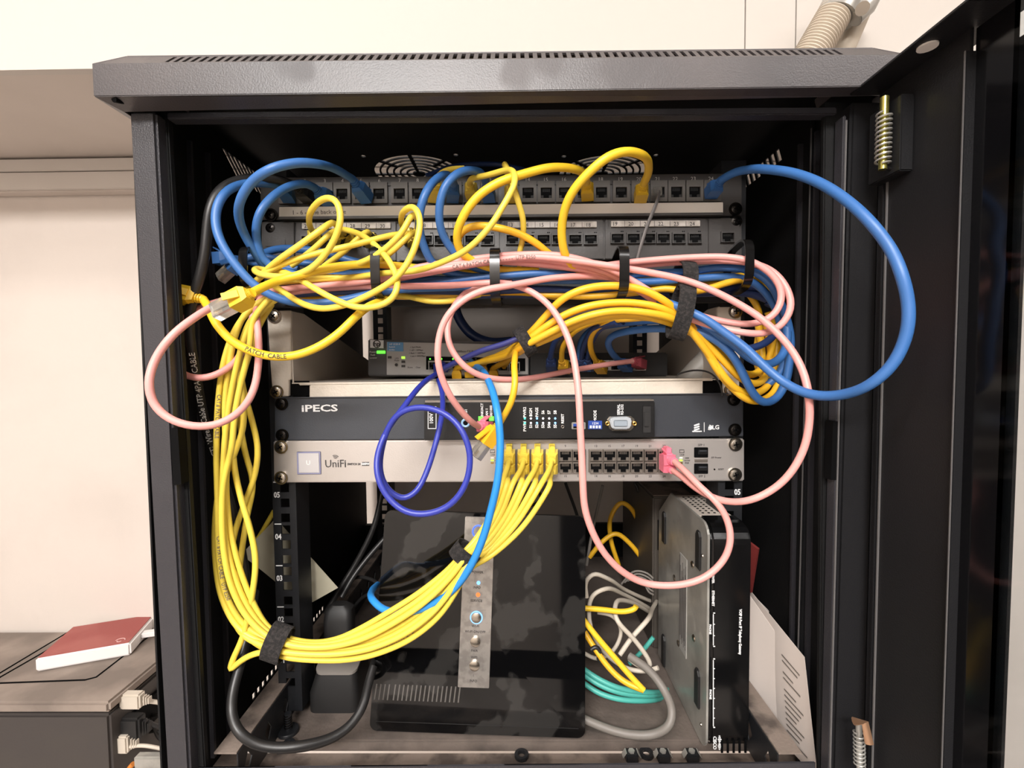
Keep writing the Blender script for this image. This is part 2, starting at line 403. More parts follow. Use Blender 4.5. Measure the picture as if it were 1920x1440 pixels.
# --- lid: fascia, sides, slotted chamfer
YL = -.126
A, B = W(175, 120, YL), W(1700, 103, YL); Dl, Dr = W(176, 180, YL), W(1700, 160, YL)
xl, xr = A.x, B.x
def lz(x, za, zc): return za+(x-xl)/(xr-xl)*zc
sk = (B.z-A.z)*.5; T = .0015
za, zc = A.z, B.z; zd, ze = Dl.z, Dr.z
zi0, zi1 = W(242, 211, YF).z, W(1640, 190, YF).z
lid = MB()
o1 = [Vector((xl, YL, za)), Vector((xr, YL, zc)), Vector((xr, -.03, zc)), Vector((xl, -.03, za))]
o2 = [Vector((xl, YL, zd)), Vector((xr, YL, ze)), Vector((xr, -.03, ze)), Vector((xl, -.03, zd))]
o3 = [Vector((-.289, YF-.002, zi0)), Vector((.289, YF-.002, zi0+.003)), Vector((.289, -.03, zi0+.003)), Vector((-.289, -.03, zi0))]
ch = .014
o0 = [p+Vector((dx*ch, dy_*ch, ch)) for p, dx, dy_ in zip(o1, (1, -1, -1, 1), (1, 1, -1, -1))]
for ra, rb in ((o1, o2), (o2, o3)):
    lid.add(ra+rb, [(i, (i+1) % 4, (i+1) % 4+4, i+4) for i in (0, 1, 3)])
lid.add(o0+o1, [(i, (i+1) % 4, (i+1) % 4+4, i+4) for i in (1, 3)])
lid.add([o0[0], o0[1], o0[1]+Vector((0, .03, 0)), o0[0]+Vector((0, .03, 0))], [(0, 1, 2, 3)])
L_ = lid.build('lid', M_lid, cab)
md = L_.modifiers.new('s', 'SOLIDIFY'); md.thickness = .0012; md.offset = 0
# the chamfer: solid ends, and a row of narrow webs between slots
c0, c1, d0_, d1_ = o1[0], o1[1], o0[0], o0[1]
s0, s1 = W(300, 118, YL), W(1590, 104, YL)
ta, tb = (s0.x-xl)/(xr-xl), (s1.x-xl)/(xr-xl)
N_ = 80; loops = [[c0, c1, d1_, d0_]]
for i in range(N_):
    u = ta+(tb-ta)*(i+.5)/N_; hw = (tb-ta)/N_*.24
    def cc(u_, v_): return c0.lerp(c1, u_).lerp(d0_.lerp(d1_, u_), v_)
    x_ = c0.lerp(c1, u); vb, vt = .16, .86
    def at_(xo, v_):
        lo = c0.lerp(c1, v_*0+xo); hi = lo+Vector((0, ch, ch)); return lo.lerp(hi, v_)
    loops.append([at_(u-hw, vb), at_(u+hw, vb), at_(u+hw, vt), at_(u-hw, vt)])
sheet(MB(), loops, (0, .001, -.001)).build('slotted_chamfer', M_lid, cab)
MB().cyl(W(213, 185, YL+.0015), W(213, 185, YL+.0015)+Vector((.002, .006, .002)), .0026).build('lid_hole', M_hole, cab)
# --- front frame
MB().pq([(312, 210), (1570, 200), (1570, 214), (312, 223)], -.1, -.09).build('top_crossbar', M_case, cab, bevel=.001)
MB().pq([(241, 208), (291, 208), (357, 1470), (313, 1470)], YF, -.088).build('front_post', M_case, cab, bevel=.002)
MB().pq([(291, 208), (313, 208), (386, 1470), (352, 1470)], -.098, -.092).build('front_post_return', M_in, cab, bevel=.001)
MB().pq([(1597, 190), (1660, 190), (1640, 1470), (1560, 1470)], YF, -.088).build('front_post', M_unlit, cab, bevel=.002)
MB().pq([(1546, 190), (1600, 190), (1575, 1470), (1536, 1470)], -.097, -.092).build('front_post_return', M_in, cab, bevel=.001)
MB().pq([(1522, 215), (1530, 215), (1503, 1470), (1494, 1470)], -.040, -.037).build('post_edge', M_unlit, cab, bevel=.001)
MB().pq([(1582, 215), (1588, 215), (1560, 1470), (1553, 1470)], -.1085, -.098).build('post_edge', M_case, cab, bevel=.001)
MB().pq([(1521, 240), (1523, 240), (1497, 1250), (1495, 1250)], -.0408, -.040).build('edge_glint', M_glint, cab)
MB().pq([(1586.5, 225), (1589, 225), (1558, 1440), (1555.5, 1440)], -.1092, -.108).build('edge_glint', M_glint, cab)
MB().box((XI-.0015, -.078, ZF), (XI, -.074, ZT-.05)).build('seam', M_case, cab)
MB().pq([(319, 803), (333, 803), (340, 908), (325, 910)], -.1085, -.1).build('latch_slot', M_hole, cab)
MB().pq([(1562, 790), (1574, 790), (1570, 900), (1558, 900)], -.1085, -.1).build('latch_slot', M_hole, cab)
MB().pq([(370, 1439), (1530, 1429), (1530, 1500), (370, 1500)], YF, YF+.0016).build('bottom_crossbar', M_case, cab, bevel=.0015)
# --- floor of the cabinet
yl = CAM.y+.452
MB().box((-XI, yl, ZF-.012), (XI, YR, ZF)).build('floor_plate', M_dust, cab, bevel=.0015)
MB().box((-XI, YF+.01, ZF-.02), (XI, yl-.003, ZF-.0105)).build('front_tray', M_dustb, cab)
for sx in (-1, 1):
    s = MB(); x0 = -.256 if sx < 0 else .236
    s.box((x0, -.085, .004), (x0+.02, YR, .0055)); s.build('side_rail', M_dustb, cab)
    xs_ = x0+.02 if sx < 0 else x0
    lo = [rectyz(xs_, -.085, YR, ZF, .004)]
    for i in range(14):
        c = Vector((xs_, -.07+i*.034, -.015)); lo.append([c+Vector((0, -.006, 0)), c+Vector((0, 0, -.01)), c+Vector((0, .006, 0)), c+Vector((0, 0, .01))])
    sheet(MB(), lo, (.0012*-sx, 0, 0)).build('side_rail_web', M_rail, cab)
# --- rack rails
def rail(sx, y, name, num):
    o = MB(); xo, xi_ = sx*.2445, sx*.2215; lo = [[Vector((xo, y, ZF+.01)), Vector((xi_, y, ZF+.01)), Vector((xi_, y, .545)), Vector((xo, y, .545))]]
    for u_ in range(12):
        for q in (.00635, .02222, .0381):
            c = Vector((sx*.2325+sx*-.001, y, u_*U+q)); h = .0047; lo.append([c+Vector((-h, 0, -h)), c+Vector((h, 0, -h)), c+Vector((h, 0, h)), c+Vector((-h, 0, h))])
    sheet(o, lo, (0, .0018, 0))
    o.box((min(xi_, xi_-sx*.0018), y, ZF+.01), (max(xi_, xi_-sx*.0018), y+.03, .545))
    ob = o.build(name, M_rail, cab)
    if num:
        for u_ in range(1, 6):
            t = MB(); text_on(t, '%02d' % u_, 0, 0, 0, 0, at=(sx*.2395, y-.0004, u_*U-U/2+.0085), size=.0082, bold=True, sx=.8)
            t.box((sx*.2395-.0035, y-.0005, u_*U-.0005), (sx*.2395+.0035, y-.0001, u_*U+.0005))
            t.build('lettering', M_lite, ob)
    return ob
rail(-1, .0035, 'rack_rail', True); rail(1, .0035, 'rack_rail', True)
rail(-1, .36, 'rear_rail', False); rail(1, .36, 'rear_rail', False)
MB().box((-.29, YR-.01, ZF-.02), (.29, YR, .03)).build('rear_crossbar', M_in, cab)
MB().box((-.29, YR-.01, .47), (.29, YR, ZT)).build('rear_crossbar', M_in, cab)
# wall brackets that carry the cabinet
for sx in (-1, 1):
    MB().box((sx*.2-.03, YR, .47), (sx*.2+.03, YW, .51)).build('wall_bracket', M_in, cab)

# ================================================================== DOOR (part of the cabinet)
XD = .2855
def yd(px, py=700): return WX(px, py, XD).y
yh, ys_, yb_ = yd(1636), yd(1800), yd(1868)
ztp = WX(1640, 182, XD).z
door = MB(); zlo = -.045
door.box((XD, ys_, zlo), (XD+.002, yh, ztp))                 # stile sheet
door.box((XD-.0015, yd(1652), zlo), (XD+.001, yd(1648), ztp-.01))
door.box((XD-.003, ys_-.0005, zlo), (XD+.016, ys_+.0015, ztp-.015))
door.box((XD, yh-.0015, zlo), (XD+.018, yh, ztp))
ed_ = MB().box((XD-.0012, yd(1657), zlo), (XD, yd(1655), WX(1655, 330, XD).z)); ed2 = MB().box((XD-.0036, ys_-.0003, zlo), (XD-.003, ys_+.0003, ztp-.015))
DO = door.build('door', M_unlit, cab, bevel=.0004)
ed_.build('edge_glint', M_glint, DO); ed2.build('edge_glint', M_glint, DO)
MB().box((XD-.009, yd(1714, 250), WX(1700, 325, XD).z), (XD, yd(1652, 250), WX(1700, 185, XD).z)).build('hinge_plate', M_unlit, DO, bevel=.0008)
MB().box((XD-.022, yd(1890, 60), ztp-.0015), (XD+.018, yh, ztp+.0005)).build('top_flange', M_unlit, DO, bevel=.0004)
MB().box((XD-.022, -.62, ztp-.0015), (XD+.018, yd(1890, 60), ztp+.0005)).build('top_flange', M_unlit, DO, bevel=.0004)
fl = WX(1767, 93, XD-.010); 
MB().cyl((XD-.012, yd(1775, 93), ztp-.0025), (XD-.012, yd(1775, 93), ztp+.001), .0055).build('bright_hole_disc', M_white, DO, True)  # white disc painted in for the brightness seen through the flange hole
MB().box((XD+.003, yb_, zlo), (XD+.007, ys_, ztp-.002)).build('glass_border', M_bt, DO)
MB().box((XD+.003, -.58, zlo), (XD+.007, yb_, ztp-.002)).build('glass_pane', M_gl, DO)
MB().box((XD, -.64, zlo), (XD+.018, -.58, ztp)).build('far_stile', M_unlit, DO, bevel=.0008)
MB().box((XD+.010, yb_-.002, zlo), (XD+.012, ys_-.012, ztp-.02)).build('border_edge', M_unlit, DO)
def spring(px0, py0, px1, py1, x, r, turns, m, name, body=None):
    p, q = WX(px0, py0, x), WX(px1, py1, x); pin = MB().cyl(p, q, r*.6, n=12)
    o = pin.build(name, body or M_zinc, DO, True)
    d = (q-p).normalized(); x_ = d.orthogonal().normalized(); y_ = d.cross(x_); n = turns*14
    a, b = p.lerp(q, .22), p.lerp(q, .93)
    MB().tube([a.lerp(b, i/n)+(x_*math.cos(2*PI*i/14)+y_*math.sin(2*PI*i/14))*r for i in range(n+1)], r*.16, 6).build('coil_spring', M_steel, o, True)
    return o
sp1 = spring(1659, 182, 1655, 318, XD-.014, .0044, 11, M_zinc, 'hinge_pin')
MB().tube([WX(1657, 312, XD-.014), WX(1672, 318, XD-.008), WX(1688, 308, XD-.002)], .0012, 8).build('pin_clip', M_black, sp1, True)
sp2 = spring(1610, 1352, 1612, 1445, XD-.012, .0036, 9, M_steel, 'hinge_pin', M_steel)
MB().tube([WX(1600, 1352, XD-.018), WX(1622, 1356, XD-.018), WX(1630, 1395, XD-.014)], .0028, 8, flat=.4).build('pin_handle', mat('brass_tan', (190, 150, 120), .35, .7), sp2, True)

# ================================================================== RACK EQUIPMENT
def screw(parent, px, py, y, m, r=.0052, label=None):
    mb = MB(); c = W(px, py, y)
    mb.cyl(c+Vector((0, .0006, 0)), c-Vector((0, .0006, 0)), r*1.25, n=20)
    mb.tube([c-Vector((0, .0006, 0)), c-Vector((0, .0018, 0)), c-Vector((0, .0026, 0))], [r, r*.9, r*.45], 20)
    o = mb.build('screw', m, parent, True)
    k = MB(); a = random.random()*1.5
    for t in (a, a+PI/2):
        d = Vector((math.cos(t), 0, math.sin(t))); w = Vector((-d.z, 0, d.x))
        p = c-Vector((0, .0027, 0)); k.prism([p-d*r*.5-w*r*.12, p+d*r*.5-w*r*.12, p+d*r*.5+w*r*.12, p-d*r*.5+w*r*.12], (0, .0012, 0))
    k.build('cross_slot', M_hole, o)
    return o
def plate(name, label, group, pts, yf, yb, m, bevel=.0006):
    o = MB().pq(pts, yf, yb).build(name, m, bevel=bevel); return tag(o, label, 'network equipment' if group is None else group)

# jacks -----------------------------------------------------------
def jack_mesh(w, h, m_in=M_hole):
    """an RJ45 opening: stepped dark cavity with eight contacts"""
    mb = MB(); mb.box((-w/2, -.0004, -h*.18), (w/2, .0, h*.5)); mb.box((-w*.3, -.0004, -h*.36), (w*.3, 0, -h*.18)); mb.box((-w*.17, -.0004, -h*.5), (w*.17, 0, -h*.36))
    return mb
def port(parent, px, py, y, wpx, hpx, fm, hole=(.6, .55), name='port', pins=True, proud=.0030):
    c = W(px, py, y); k = (y-CAM.y)/FPX; w, h = wpx*k, hpx*k
    key = (name, round(wpx), round(hpx))
    if key not in PORTS:
        f = MB(); hw, hh = w*hole[0]/2, h*hole[1]/2; oz = -h*.06
        # rim built as a frame with a recessed well
        f.box((-w/2, -proud, oz+hh), (w/2, .0, h/2)); f.box((-w/2, -proud, -h/2), (w/2, .0, oz-hh))
        f.box((-w/2, -proud, oz-hh), (-hw, .0, oz+hh)); f.box((hw, -proud, oz-hh), (w/2, .0, oz+hh))
        a = f.build(name, fm, parent, origin=(0, 0, 0)); A_ = a.data
        g = MB(); g.box((-hw, -.0005, oz-hh), (hw, -.0001, oz+hh)); b = g.build('socket', M_hole, a, origin=(0, 0, 0)); B_ = b.data
        p_ = MB()
        for i in range(8): p_.box((-hw*.62+i*hw*.177-.0002, -.0012, oz+hh*.3), (-hw*.62+i*hw*.177+.0002, -.0005, oz+hh*.92))
        p_.box((-hw*.99, -proud*.6, oz-hh), (-hw*.5, -.0004, oz-hh*.4)); p_.box((hw*.5, -proud*.6, oz-hh), (hw*.99, -.0004, oz-hh*.4))
        d = p_.build('contacts', M_jackm if pins == 2 else mat('dark_contacts', (26, 25, 24), .6), a, origin=(0, 0, 0)); D_ = d.data
        PORTS[key] = (A_, B_, D_)
        for q in (a, b, d): bpy.data.objects.remove(q)
    A_, B_, D_ = PORTS[key]
    o = bpy.data.objects.new(name, A_); C.objects.link(o); put(o, c, parent)
    for nm, me in (('socket', B_), ('contacts', D_)):
        q = bpy.data.objects.new(nm, me); C.objects.link(q); put(q, c, o)
    return o
PORTS = {}

# --- upper patch panel -------------------------------------------
pp = plate('patch_bay', 'upper grey patch panel with numbered jacks 1 to 24 and a long white label strip', 'patch panel',
           [(488, 333), (1391, 325), (1391, 404), (488, 412)], -.001, .0034, M_pdark)
PX = [540, 573, 610, 643, 678, 712, 750, 784, 818, 851, 885, 918, 956, 990, 1024, 1058, 1093, 1127, 1164, 1199, 1234, 1267, 1301, 1334]
for i, x in enumerate(PX):
    port(pp, x, 364-(x-540)*.006, -.001, 31, 38, M_jack, (.66, .5), name='jack_module')
t = MB()
for i, x in enumerate(PX): text_on(t, str(i+1), x-1, 340-(x-540)*.006, -.0013, 7)
t.build('lettering', mat('print_grey', (190, 186, 182), .5), pp)
MB().pr(526, 346, 1352, 349, -.0022, -.001).build('jack_row_lip', M_pdark, pp)
ls = MB().pq([(523, 388), (1356, 379), (1356, 400), (523, 408)], -.0075, -.001).build('label_strip', M_white, pp, bevel=.0004)
MB().pq([(523, 406), (1356, 398), (1356, 403), (523, 411)], -.009, -.001).build('label_holder', M_pdark, pp, bevel=.0003)
t = MB(); text_on(t, '1 - 6 - One back office', 598, 398, -.0078, 8); t.build('lettering', M_inkf, ls)
for a, b in ((508, 403), (1379, 392)): screw(pp, a, b, -.002, M_screwd)
# --- lower patch panel -------------------------------------------
p2 = plate('patch_bay', 'lower grey patch panel with four silver numbered label windows', 'patch panel',
           [(490, 416), (1391, 408), (1391, 484), (490, 494)], -.001, .0034, M_pdark)
for x0, x1 in ((494, 551), (555, 742), (748, 936), (941, 1131), (1135, 1324), (1329, 1387)):
    MB().pq([(x0, 417-(x0-490)*.009), (x1, 417-(x1-490)*.009), (x1, 491-(x1-490)*.009), (x0, 491-(x0-490)*.009)], -.0035, -.001).build('jack_plate', M_pdark, p2, bevel=.0005)
MB().pq([(497, 449), (535, 449), (535, 462), (497, 462)], -.0042, -.0035).build('blank_cover', M_pdark, p2, bevel=.0003)
G2 = [([579, 608, 636, 665, 693, 721], 566, 732, 424, ['25', '26', '27', '28', '29', '30']), ([771, 800, 827, 856, 884, 914], 757, 922, 423, [str(i) for i in range(7, 13)]),
      ([961, 990, 1019, 1047, 1078, 1107], 952, 1119, 422, [str(i) for i in range(13, 19)]), ([1157, 1187, 1216, 1243, 1272, 1302], 1146, 1313, 420, [str(i) for i in range(19, 25)])]
for xs, x0, x1, y0, nm in G2:
    lb = MB().pq([(x0, y0-6), (x1, y0-7), (x1, y0+4), (x0, y0+5)], -.0056, -.0034).build('label_window', M_silverlab, p2, bevel=.0003)
    t = MB()
    for x, s in zip(xs, nm):
        text_on(t, s, x-4, y0, -.0058, 7); t.pr(x-16, y0-6, x-15.4, y0+5, -.0059, -.0056)
    t.build('lettering', M_ink, lb)
    for x in xs:
        port(p2, x, y0+27, -.0036, 25, 20, M_pdark, (.86, .78), name='jack')
        t2 = MB(); t2.pr(x+7, y0+13, x+9, y0+17, -.0038, -.0034); t2.pr(x+10, y0+13, x+12, y0+17, -.0038, -.0034); t2.build('jack_mark', M_hole, p2)
port(p2, 1363, 445, -.0036, 25, 20, M_pdark, (.86, .78), name='jack')
MB().pr(1352, 436, 1378, 438, -.0042, -.0034).build('jack_hood', M_hole, p2)
for a, b in ((508, 428), (1379, 415)): screw(p2, a, b, -.002, M_screwd)
# --- cable manager with rings ------------------------------------
cm = plate('cable_manager', 'black cable management bar with five glossy rings carrying the cable bundle', 'cable organizer',
           [(493, 497), (1391, 488), (1390, 567), (500, 578)], -.001, .0034, M_blackm)
MB().pq([(500, 566), (1388, 556), (1388, 566), (500, 576)], -.010, -.001).build('lower_lip', M_blackm, cm, bevel=.0006)
def cring(px, top, bot, yaw, y0=-.003, y1=-.079, wd=.0085):
    P = []; a, b = W(px, top, -.05), W(px, bot, -.05); h = (a.z-b.z)/2; cz = (a.z+b.z)/2; L = (y0-y1)/2; cyy = (y0+y1)/2; n = 36
    for i in range(n):
        t = 2*PI*i/n; c, s = math.cos(t), math.sin(t); e = .55
        P.append(Vector((a.x+(abs(c)**e*math.copysign(1, c)*L)*math.sin(yaw), cyy+abs(c)**e*math.copysign(1, c)*L, cz+abs(s)**e*math.copysign(1, s)*h)))
    mb = MB(); m = len(P); cen = sum(P, Vector())/m
    X = Vector((math.cos(yaw), math.sin(yaw), 0))*wd/2
    for i, p in enumerate(P):
        o_ = (p-cen).normalized()*.0013
        mb.v += [p-X+o_, p+X+o_, p+X-o_, p-X-o_]
    for i in range(m):
        j = (i+1) % m
        for k in range(4): mb.f.append([i*4+k, i*4+(k+1) % 4, j*4+(k+1) % 4, j*4+k])
    return mb.build('cable_ring', M_ring, cm, True, bevel=.0003)
for px, tp, bt, yw in ((474, 470, 548, -.2), (711, 466, 560, -.12), (930, 472, 566, .0), (1165, 468, 558, .1), (1392, 457, 546, .2)): cring(px, tp, bt, yw)
for px in (700, 920, 1155): MB().pq([(px-2, 487), (px+6, 470), (px+10, 472), (px+2, 500)], -.02, -.001).build('ring_arm', M_ring, cm, bevel=.0004)

# --- cream shelf --------------------------------------------------
sh = thing('rack_shelf', 'cream steel cantilever shelf bolted across the middle of the rack', 'shelf', W(940, 742, 0))
ML = M_beige
MB().pq([(500, 583), (545, 582), (545, 712), (541, 712), (541, 743), (511, 745)], -.001, .0034).build('mounting_ear', ML, sh, bevel=.0006)
MB().pq([(1345, 576), (1390, 575), (1386, 735), (1357, 737), (1357, 708), (1352, 706)], -.001, .0034).build('mounting_ear', ML, sh, bevel=.0006)
tz = W(950, 714, -.001).z
xa, xb = W(546, 700, .0).x, W(1350, 700, 0).x; ze_ = W(545, 583, 0).z
for x, sx in ((xa, 1), (xb, -1)):
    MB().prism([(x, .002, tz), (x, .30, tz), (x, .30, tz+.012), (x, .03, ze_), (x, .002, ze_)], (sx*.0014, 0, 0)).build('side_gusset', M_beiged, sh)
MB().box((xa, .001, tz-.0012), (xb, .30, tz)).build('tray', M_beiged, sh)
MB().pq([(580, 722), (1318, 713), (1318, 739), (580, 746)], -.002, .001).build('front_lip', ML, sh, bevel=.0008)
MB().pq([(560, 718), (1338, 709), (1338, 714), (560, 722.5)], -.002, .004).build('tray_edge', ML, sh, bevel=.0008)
MB().pq([(541, 714), (580, 714), (580, 742), (541, 742)], .003, .0034).build('notch', M_hole, sh)
MB().pq([(1318, 709), (1357, 709), (1357, 738), (1318, 738)], .003, .0034).build('notch', M_hole, sh)
for a, b, m in ((514, 593, M_screw), (519, 735, M_screw), (1379, 584, M_screw), (1371, 731, M_screw)): screw(sh, a, b, -.002, m, .0056)

# --- small switch with oval badge (on the shelf, left) -------------
ys1 = .082
hp = thing('network_switch', 'small grey network switch with white badge and green power light on the cream shelf', 'network switch', W(840, 705, ys1+.05))
MB().pq([(690, 636), (992, 642), (992, 706), (690, 705)], ys1, ys1+.16).build('housing', M_hp, hp, bevel=.0012)
MB().pq([(725, 641), (990, 647), (990, 702), (725, 703)], ys1-.001, ys1).build('front_overlay', M_hpf, hp, bevel=.0003)
bd = MB().pq([(694, 637), (719, 638), (719, 653), (694, 652)], ys1-.0012, ys1).build('badge', M_lite, hp)
MB().ring(W(706.5, 645, ys1-.0016), (0, 1, 0), .0042, .0005, 24).build('badge_ring', M_ink, bd)
t = MB(); text_on(t, 'hp', 706.5, 645, ys1-.0018, 8.5, bold=True); t.build('lettering', M_ink, bd)
bl = MB().pq([(726, 641), (756, 642), (756, 659), (726, 658)], ys1-.0018, ys1-.001).build('blue_sticker', M_bl, hp)
t = MB(); text_on(t, 'HP 2520-8', 740, 645.5, ys1-.002, 3.4); text_on(t, 'Switch', 735, 650.5, ys1-.002, 3.2); text_on(t, 'J9298A', 735, 656, ys1-.002, 2.8); t.build('lettering', M_lite, bl)
MB().pr(706, 657.5, 722, 663, ys1-.0018, ys1, 0).build('power_light', M_led_g, hp, bevel=.0004)
t = MB(); text_on(t, 'Power', 699, 660, ys1-.0004, 3.4); text_on(t, 'Fault', 699, 665.5, ys1-.0004, 3.2); text_on(t, 'Locator', 700, 671, ys1-.0004, 3.2); t.build('lettering', M_lite, hp)
t = MB()
for i, s in enumerate(('= Spd Mode', '= off = 10Mbps', '= flash = 100Mbps', '= on = 1000Mbps')): text_on(t, s, 779+i*1.5, 651+i*5.6, ys1-.0012, 3)
text_on(t, 'Reset', 769, 689, ys1-.0012, 3); text_on(t, 'Clear', 784, 689, ys1-.0012, 3); text_on(t, 'LED', 744, 672, ys1-.0012, 3); text_on(t, 'Mode', 744, 676, ys1-.0012, 3); text_on(t, '10/100Base-TX Ports', 872, 659, ys1-.0012, 4)
t.build('lettering', M_ink, hp)
for a, b, m in ((756, 670.5, M_led_y), (756, 678.5, M_ink), (756, 686.5, M_ink), (730.5, 670, M_ink)):
    MB().pr(a-3.4, b-2.2, a+3.4, b+2.2, ys1-.0016, ys1-.001, 0).build('indicator', m, hp)
MB().cyl(W(743, 684, ys1-.001), W(743, 684, ys1-.0028), .0018).build('mode_button', M_ink, hp, True)
pb = MB().pq([(799, 668), (985, 672), (985, 696), (799, 693)], ys1-.0016, ys1-.001).build('port_block', M_hole, hp)
for i in range(8):
    x = 814+i*21.5
    port(pb, x, 685+i*.3, ys1-.0018, 20, 17, M_hpf, (.86, .8), name='port')
    MB().pr(x-9, 671.5, x-6.5, 674.5, ys1-.0026, ys1-.0016, 0).build('port_light', M_led_g if i < 3 else M_ink, pb)
# --- black switch (on the shelf, right) ------------------------------
ys2 = .085
bs = thing('network_switch', 'small black network switch with cream framed ports at right end of the cream shelf', 'network switch', W(1120, 706, ys2+.05))
MB().pq([(994, 662), (1252, 661), (1252, 706), (994, 707)], ys2, ys2+.11).build('housing', M_blackm, bs, bevel=.0015)
for i, x in enumerate((1062, 1085, 1108, 1131, 1154, 1178, 1199)):
    port(bs, x, 685, ys2-.0006, 22, 19, M_white, (.8, .75), name='port')
t = MB(); text_on(t, 'PS', 1037, 691, ys2-.0004, 6, -90); t.build('lettering', M_lite, bs)

# --- dark telephony unit ---------------------------------------------
ip = plate('telephone_system', 'slate grey telephone system panel with white lettering and a black module in its middle', 'network equipment',
           [(515, 745), (1393, 737), (1394, 818), (515, 826)], -.002, .0034, M_slate)
MB().pq([(515, 745), (1393, 737), (1393, 739), (515, 747)], -.004, -.002).build('top_edge', M_slate, ip, bevel=.0003)
t = MB(); text_on(t, 'iPECS', 599, 766, -.0022, 13, bold=True, sx=1.62); t.build('lettering', M_lite, ip)
lg = MB()
for i in range(3):
    lg.pq([(1301, 797+i*4.4), (1311, 793.5+i*4.4), (1312, 796+i*4.4), (1302, 799.5+i*4.4)], -.0024, -.002)
lg.pr(1298, 808, 1316, 809.6, -.0024, -.002); lg.pr(1320, 792, 1321, 810, -.0024, -.002)
text_on(lg, 'ERICSSON', 1307, 809, -.0024, 2.6)
lg.cyl(W(1330.5, 801.5, -.0024), W(1330.5, 801.5, -.002), .0026, n=24)
text_on(lg, 'LG', 1342, 801.5, -.0024, 8, bold=True)
lg.build('emblem', M_lite, ip)
t = MB(); t.ring(W(1330.5, 801.5, -.0026), (0, 1, 0), .0018, .00025, 20); t.box(tuple(W(1330, 803.5, -.0027)), tuple(W(1332.5, 803, -.0024))); t.build('emblem_line', M_slate, ip)
ym = -.016
mo = MB().pq([(795, 755), (1228, 752), (1228, 820), (795, 826)], ym, -.002).build('module', M_black, ip, bevel=.0008)
MB().pq([(797, 751), (1226, 749), (1226, 752.5), (797, 755)], ym+.001, -.001).build('module_top_lip', M_jackm, ip)
MB().pq([(1205, 761), (1221, 761), (1221, 812), (1205, 812)], ym-.0008, ym).build('module_latch', M_blackm, ip, bevel=.0004)
MB().pr(1208, 773, 1217, 800, ym-.0024, ym-.0008, 0).build('latch_tab', M_blackm, ip, bevel=.0005)
t = MB()
for i, (a, b) in enumerate((('PWR2', 'PWR1'), ('BGM', 'S1'), ('PAGE', 'S2'), ('S6', 'S3'), ('S7', 'S4'), ('S8', 'S5'))):
    x = 984+i*11.4; text_on(t, a, x, 773, ym-.0003, 5.5, -90, True); text_on(t, b, x, 799, ym-.0003, 5.5, -90, True)
text_on(t, 'RESET', 1055, 785, ym-.0003, 5, -90, True); text_on(t, 'MODE', 1116, 780, ym-.0003, 5.5, -90, True)
text_on(t, 'SERIAL', 1160, 768, ym-.0003, 5, -90, True); text_on(t, 'RS-232', 1166.5, 768, ym-.0003, 5, -90, True)
text_on(t, 'LINK/ACT', 904, 770, ym-.0003, 4.6, -90, True); text_on(t, 'LAN 1', 913, 774, ym-.0003, 4.6, -90, True); text_on(t, '100/1000', 921, 772, ym-.0003, 4.6, -90, True)
text_on(t, 'USB1', 874, 774, ym-.0003, 4.6, -90, True); text_on(t, '100V', 809, 785, ym-.0003, 7, -90, True)
for q in ((802, 762, 818, 763.2), (802, 803, 818, 804.2), (802, 762, 803.2, 804), (817, 762, 818.2, 804)): t.pr(*q, ym-.0004, ym, 0)
t.build('lettering', M_lite, mo)
for i in range(6):
    for py in (784.5, 793):
        m = M_led_c if i == 0 else (M_led_b if i in (2, 5) else M_led_w)
        c = W(984+i*11.4, py, ym); MB().cyl(c, c-Vector((0, .0008, 0)), .0011, n=10).build('indicator', m, mo, True)
c = W(1055, 800, ym); MB().ring(c, (0, 1, 0), .0013, .0003, 14).build('reset_hole', M_jackm, mo, True)
c = W(873, 793, ym); MB().ring(c, (0, 1, 0), .0034, .0012, 20).build('audio_jack', mat('pale_blue_ring', (150, 190, 225), .3), mo, True)
MB().cyl(c, c-Vector((0, .0006, 0)), .0024).build('audio_jack_hole', M_hole, mo)
us = MB().pr(1072, 792, 1098, 805, ym-.002, ym, 0).build('usb_port', M_steel, mo, bevel=.0005)
MB().pr(1075, 794.5, 1095, 799.5, ym-.0026, ym-.002, 0).build('usb_tongue', M_usb, us); MB().pr(1075, 799.5, 1095, 803, ym-.0022, ym-.0019, 0).build('usb_gap', M_hole, us)
dp = MB().pr(1103, 789, 1129, 805, ym-.0016, ym, 0).build('mode_switches', M_usb, mo, bevel=.0003)
for i in range(4): MB().pr(1106+i*5.6, 798, 1109.6+i*5.6, 803, ym-.0024, ym-.0016, 0).build('switch_tab', M_lite, dp)
t = MB(); text_on(t, '1234', 1116, 794, ym-.0017, 4.5); t.build('lettering', M_lite, dp)
pl = [(1143, 781), (1183, 780), (1190, 786), (1188, 802), (1182, 808), (1148, 808), (1142, 803), (1138, 787)]
se = MB().pq(pl, ym-.001, ym).build('serial_port', M_screw, mo, bevel=.0004)
pc = [(1148, 783), (1180, 782), (1185, 787), (1183, 801), (1178, 805), (1151, 805), (1147, 801), (1143, 788)]
cp_ = MB().pq(pc, ym-.010, ym-.001).build('dust_cap', M_cap, se, bevel=.001)
MB().pr(1151, 788, 1177, 800, ym-.0112, ym-.010, 0).build('cap_recess', mat('cap_inner_grey', (140, 150, 160), .4), se, bevel=.0006)
for x in (1139, 1190): MB().ring(W(x, 794, ym-.002), (0, 1, 0), .0016, .0008, 12).build('jack_screw', M_gold, se, True)
for x0 in (897, 917):
    MB().pr(x0, 781, x0+9, 789, ym-.001, ym, 0).build('lan_light', M_led_g, mo)
MB().pr(899, 790, 926, 812, ym-.0012, ym, 0).build('lan_port', M_blackm, mo, bevel=.0004)
for a, b in ((528, 757), (529, 816), (1376, 749), (1378, 806)): screw(ip, a, b, -.003, M_screwd)

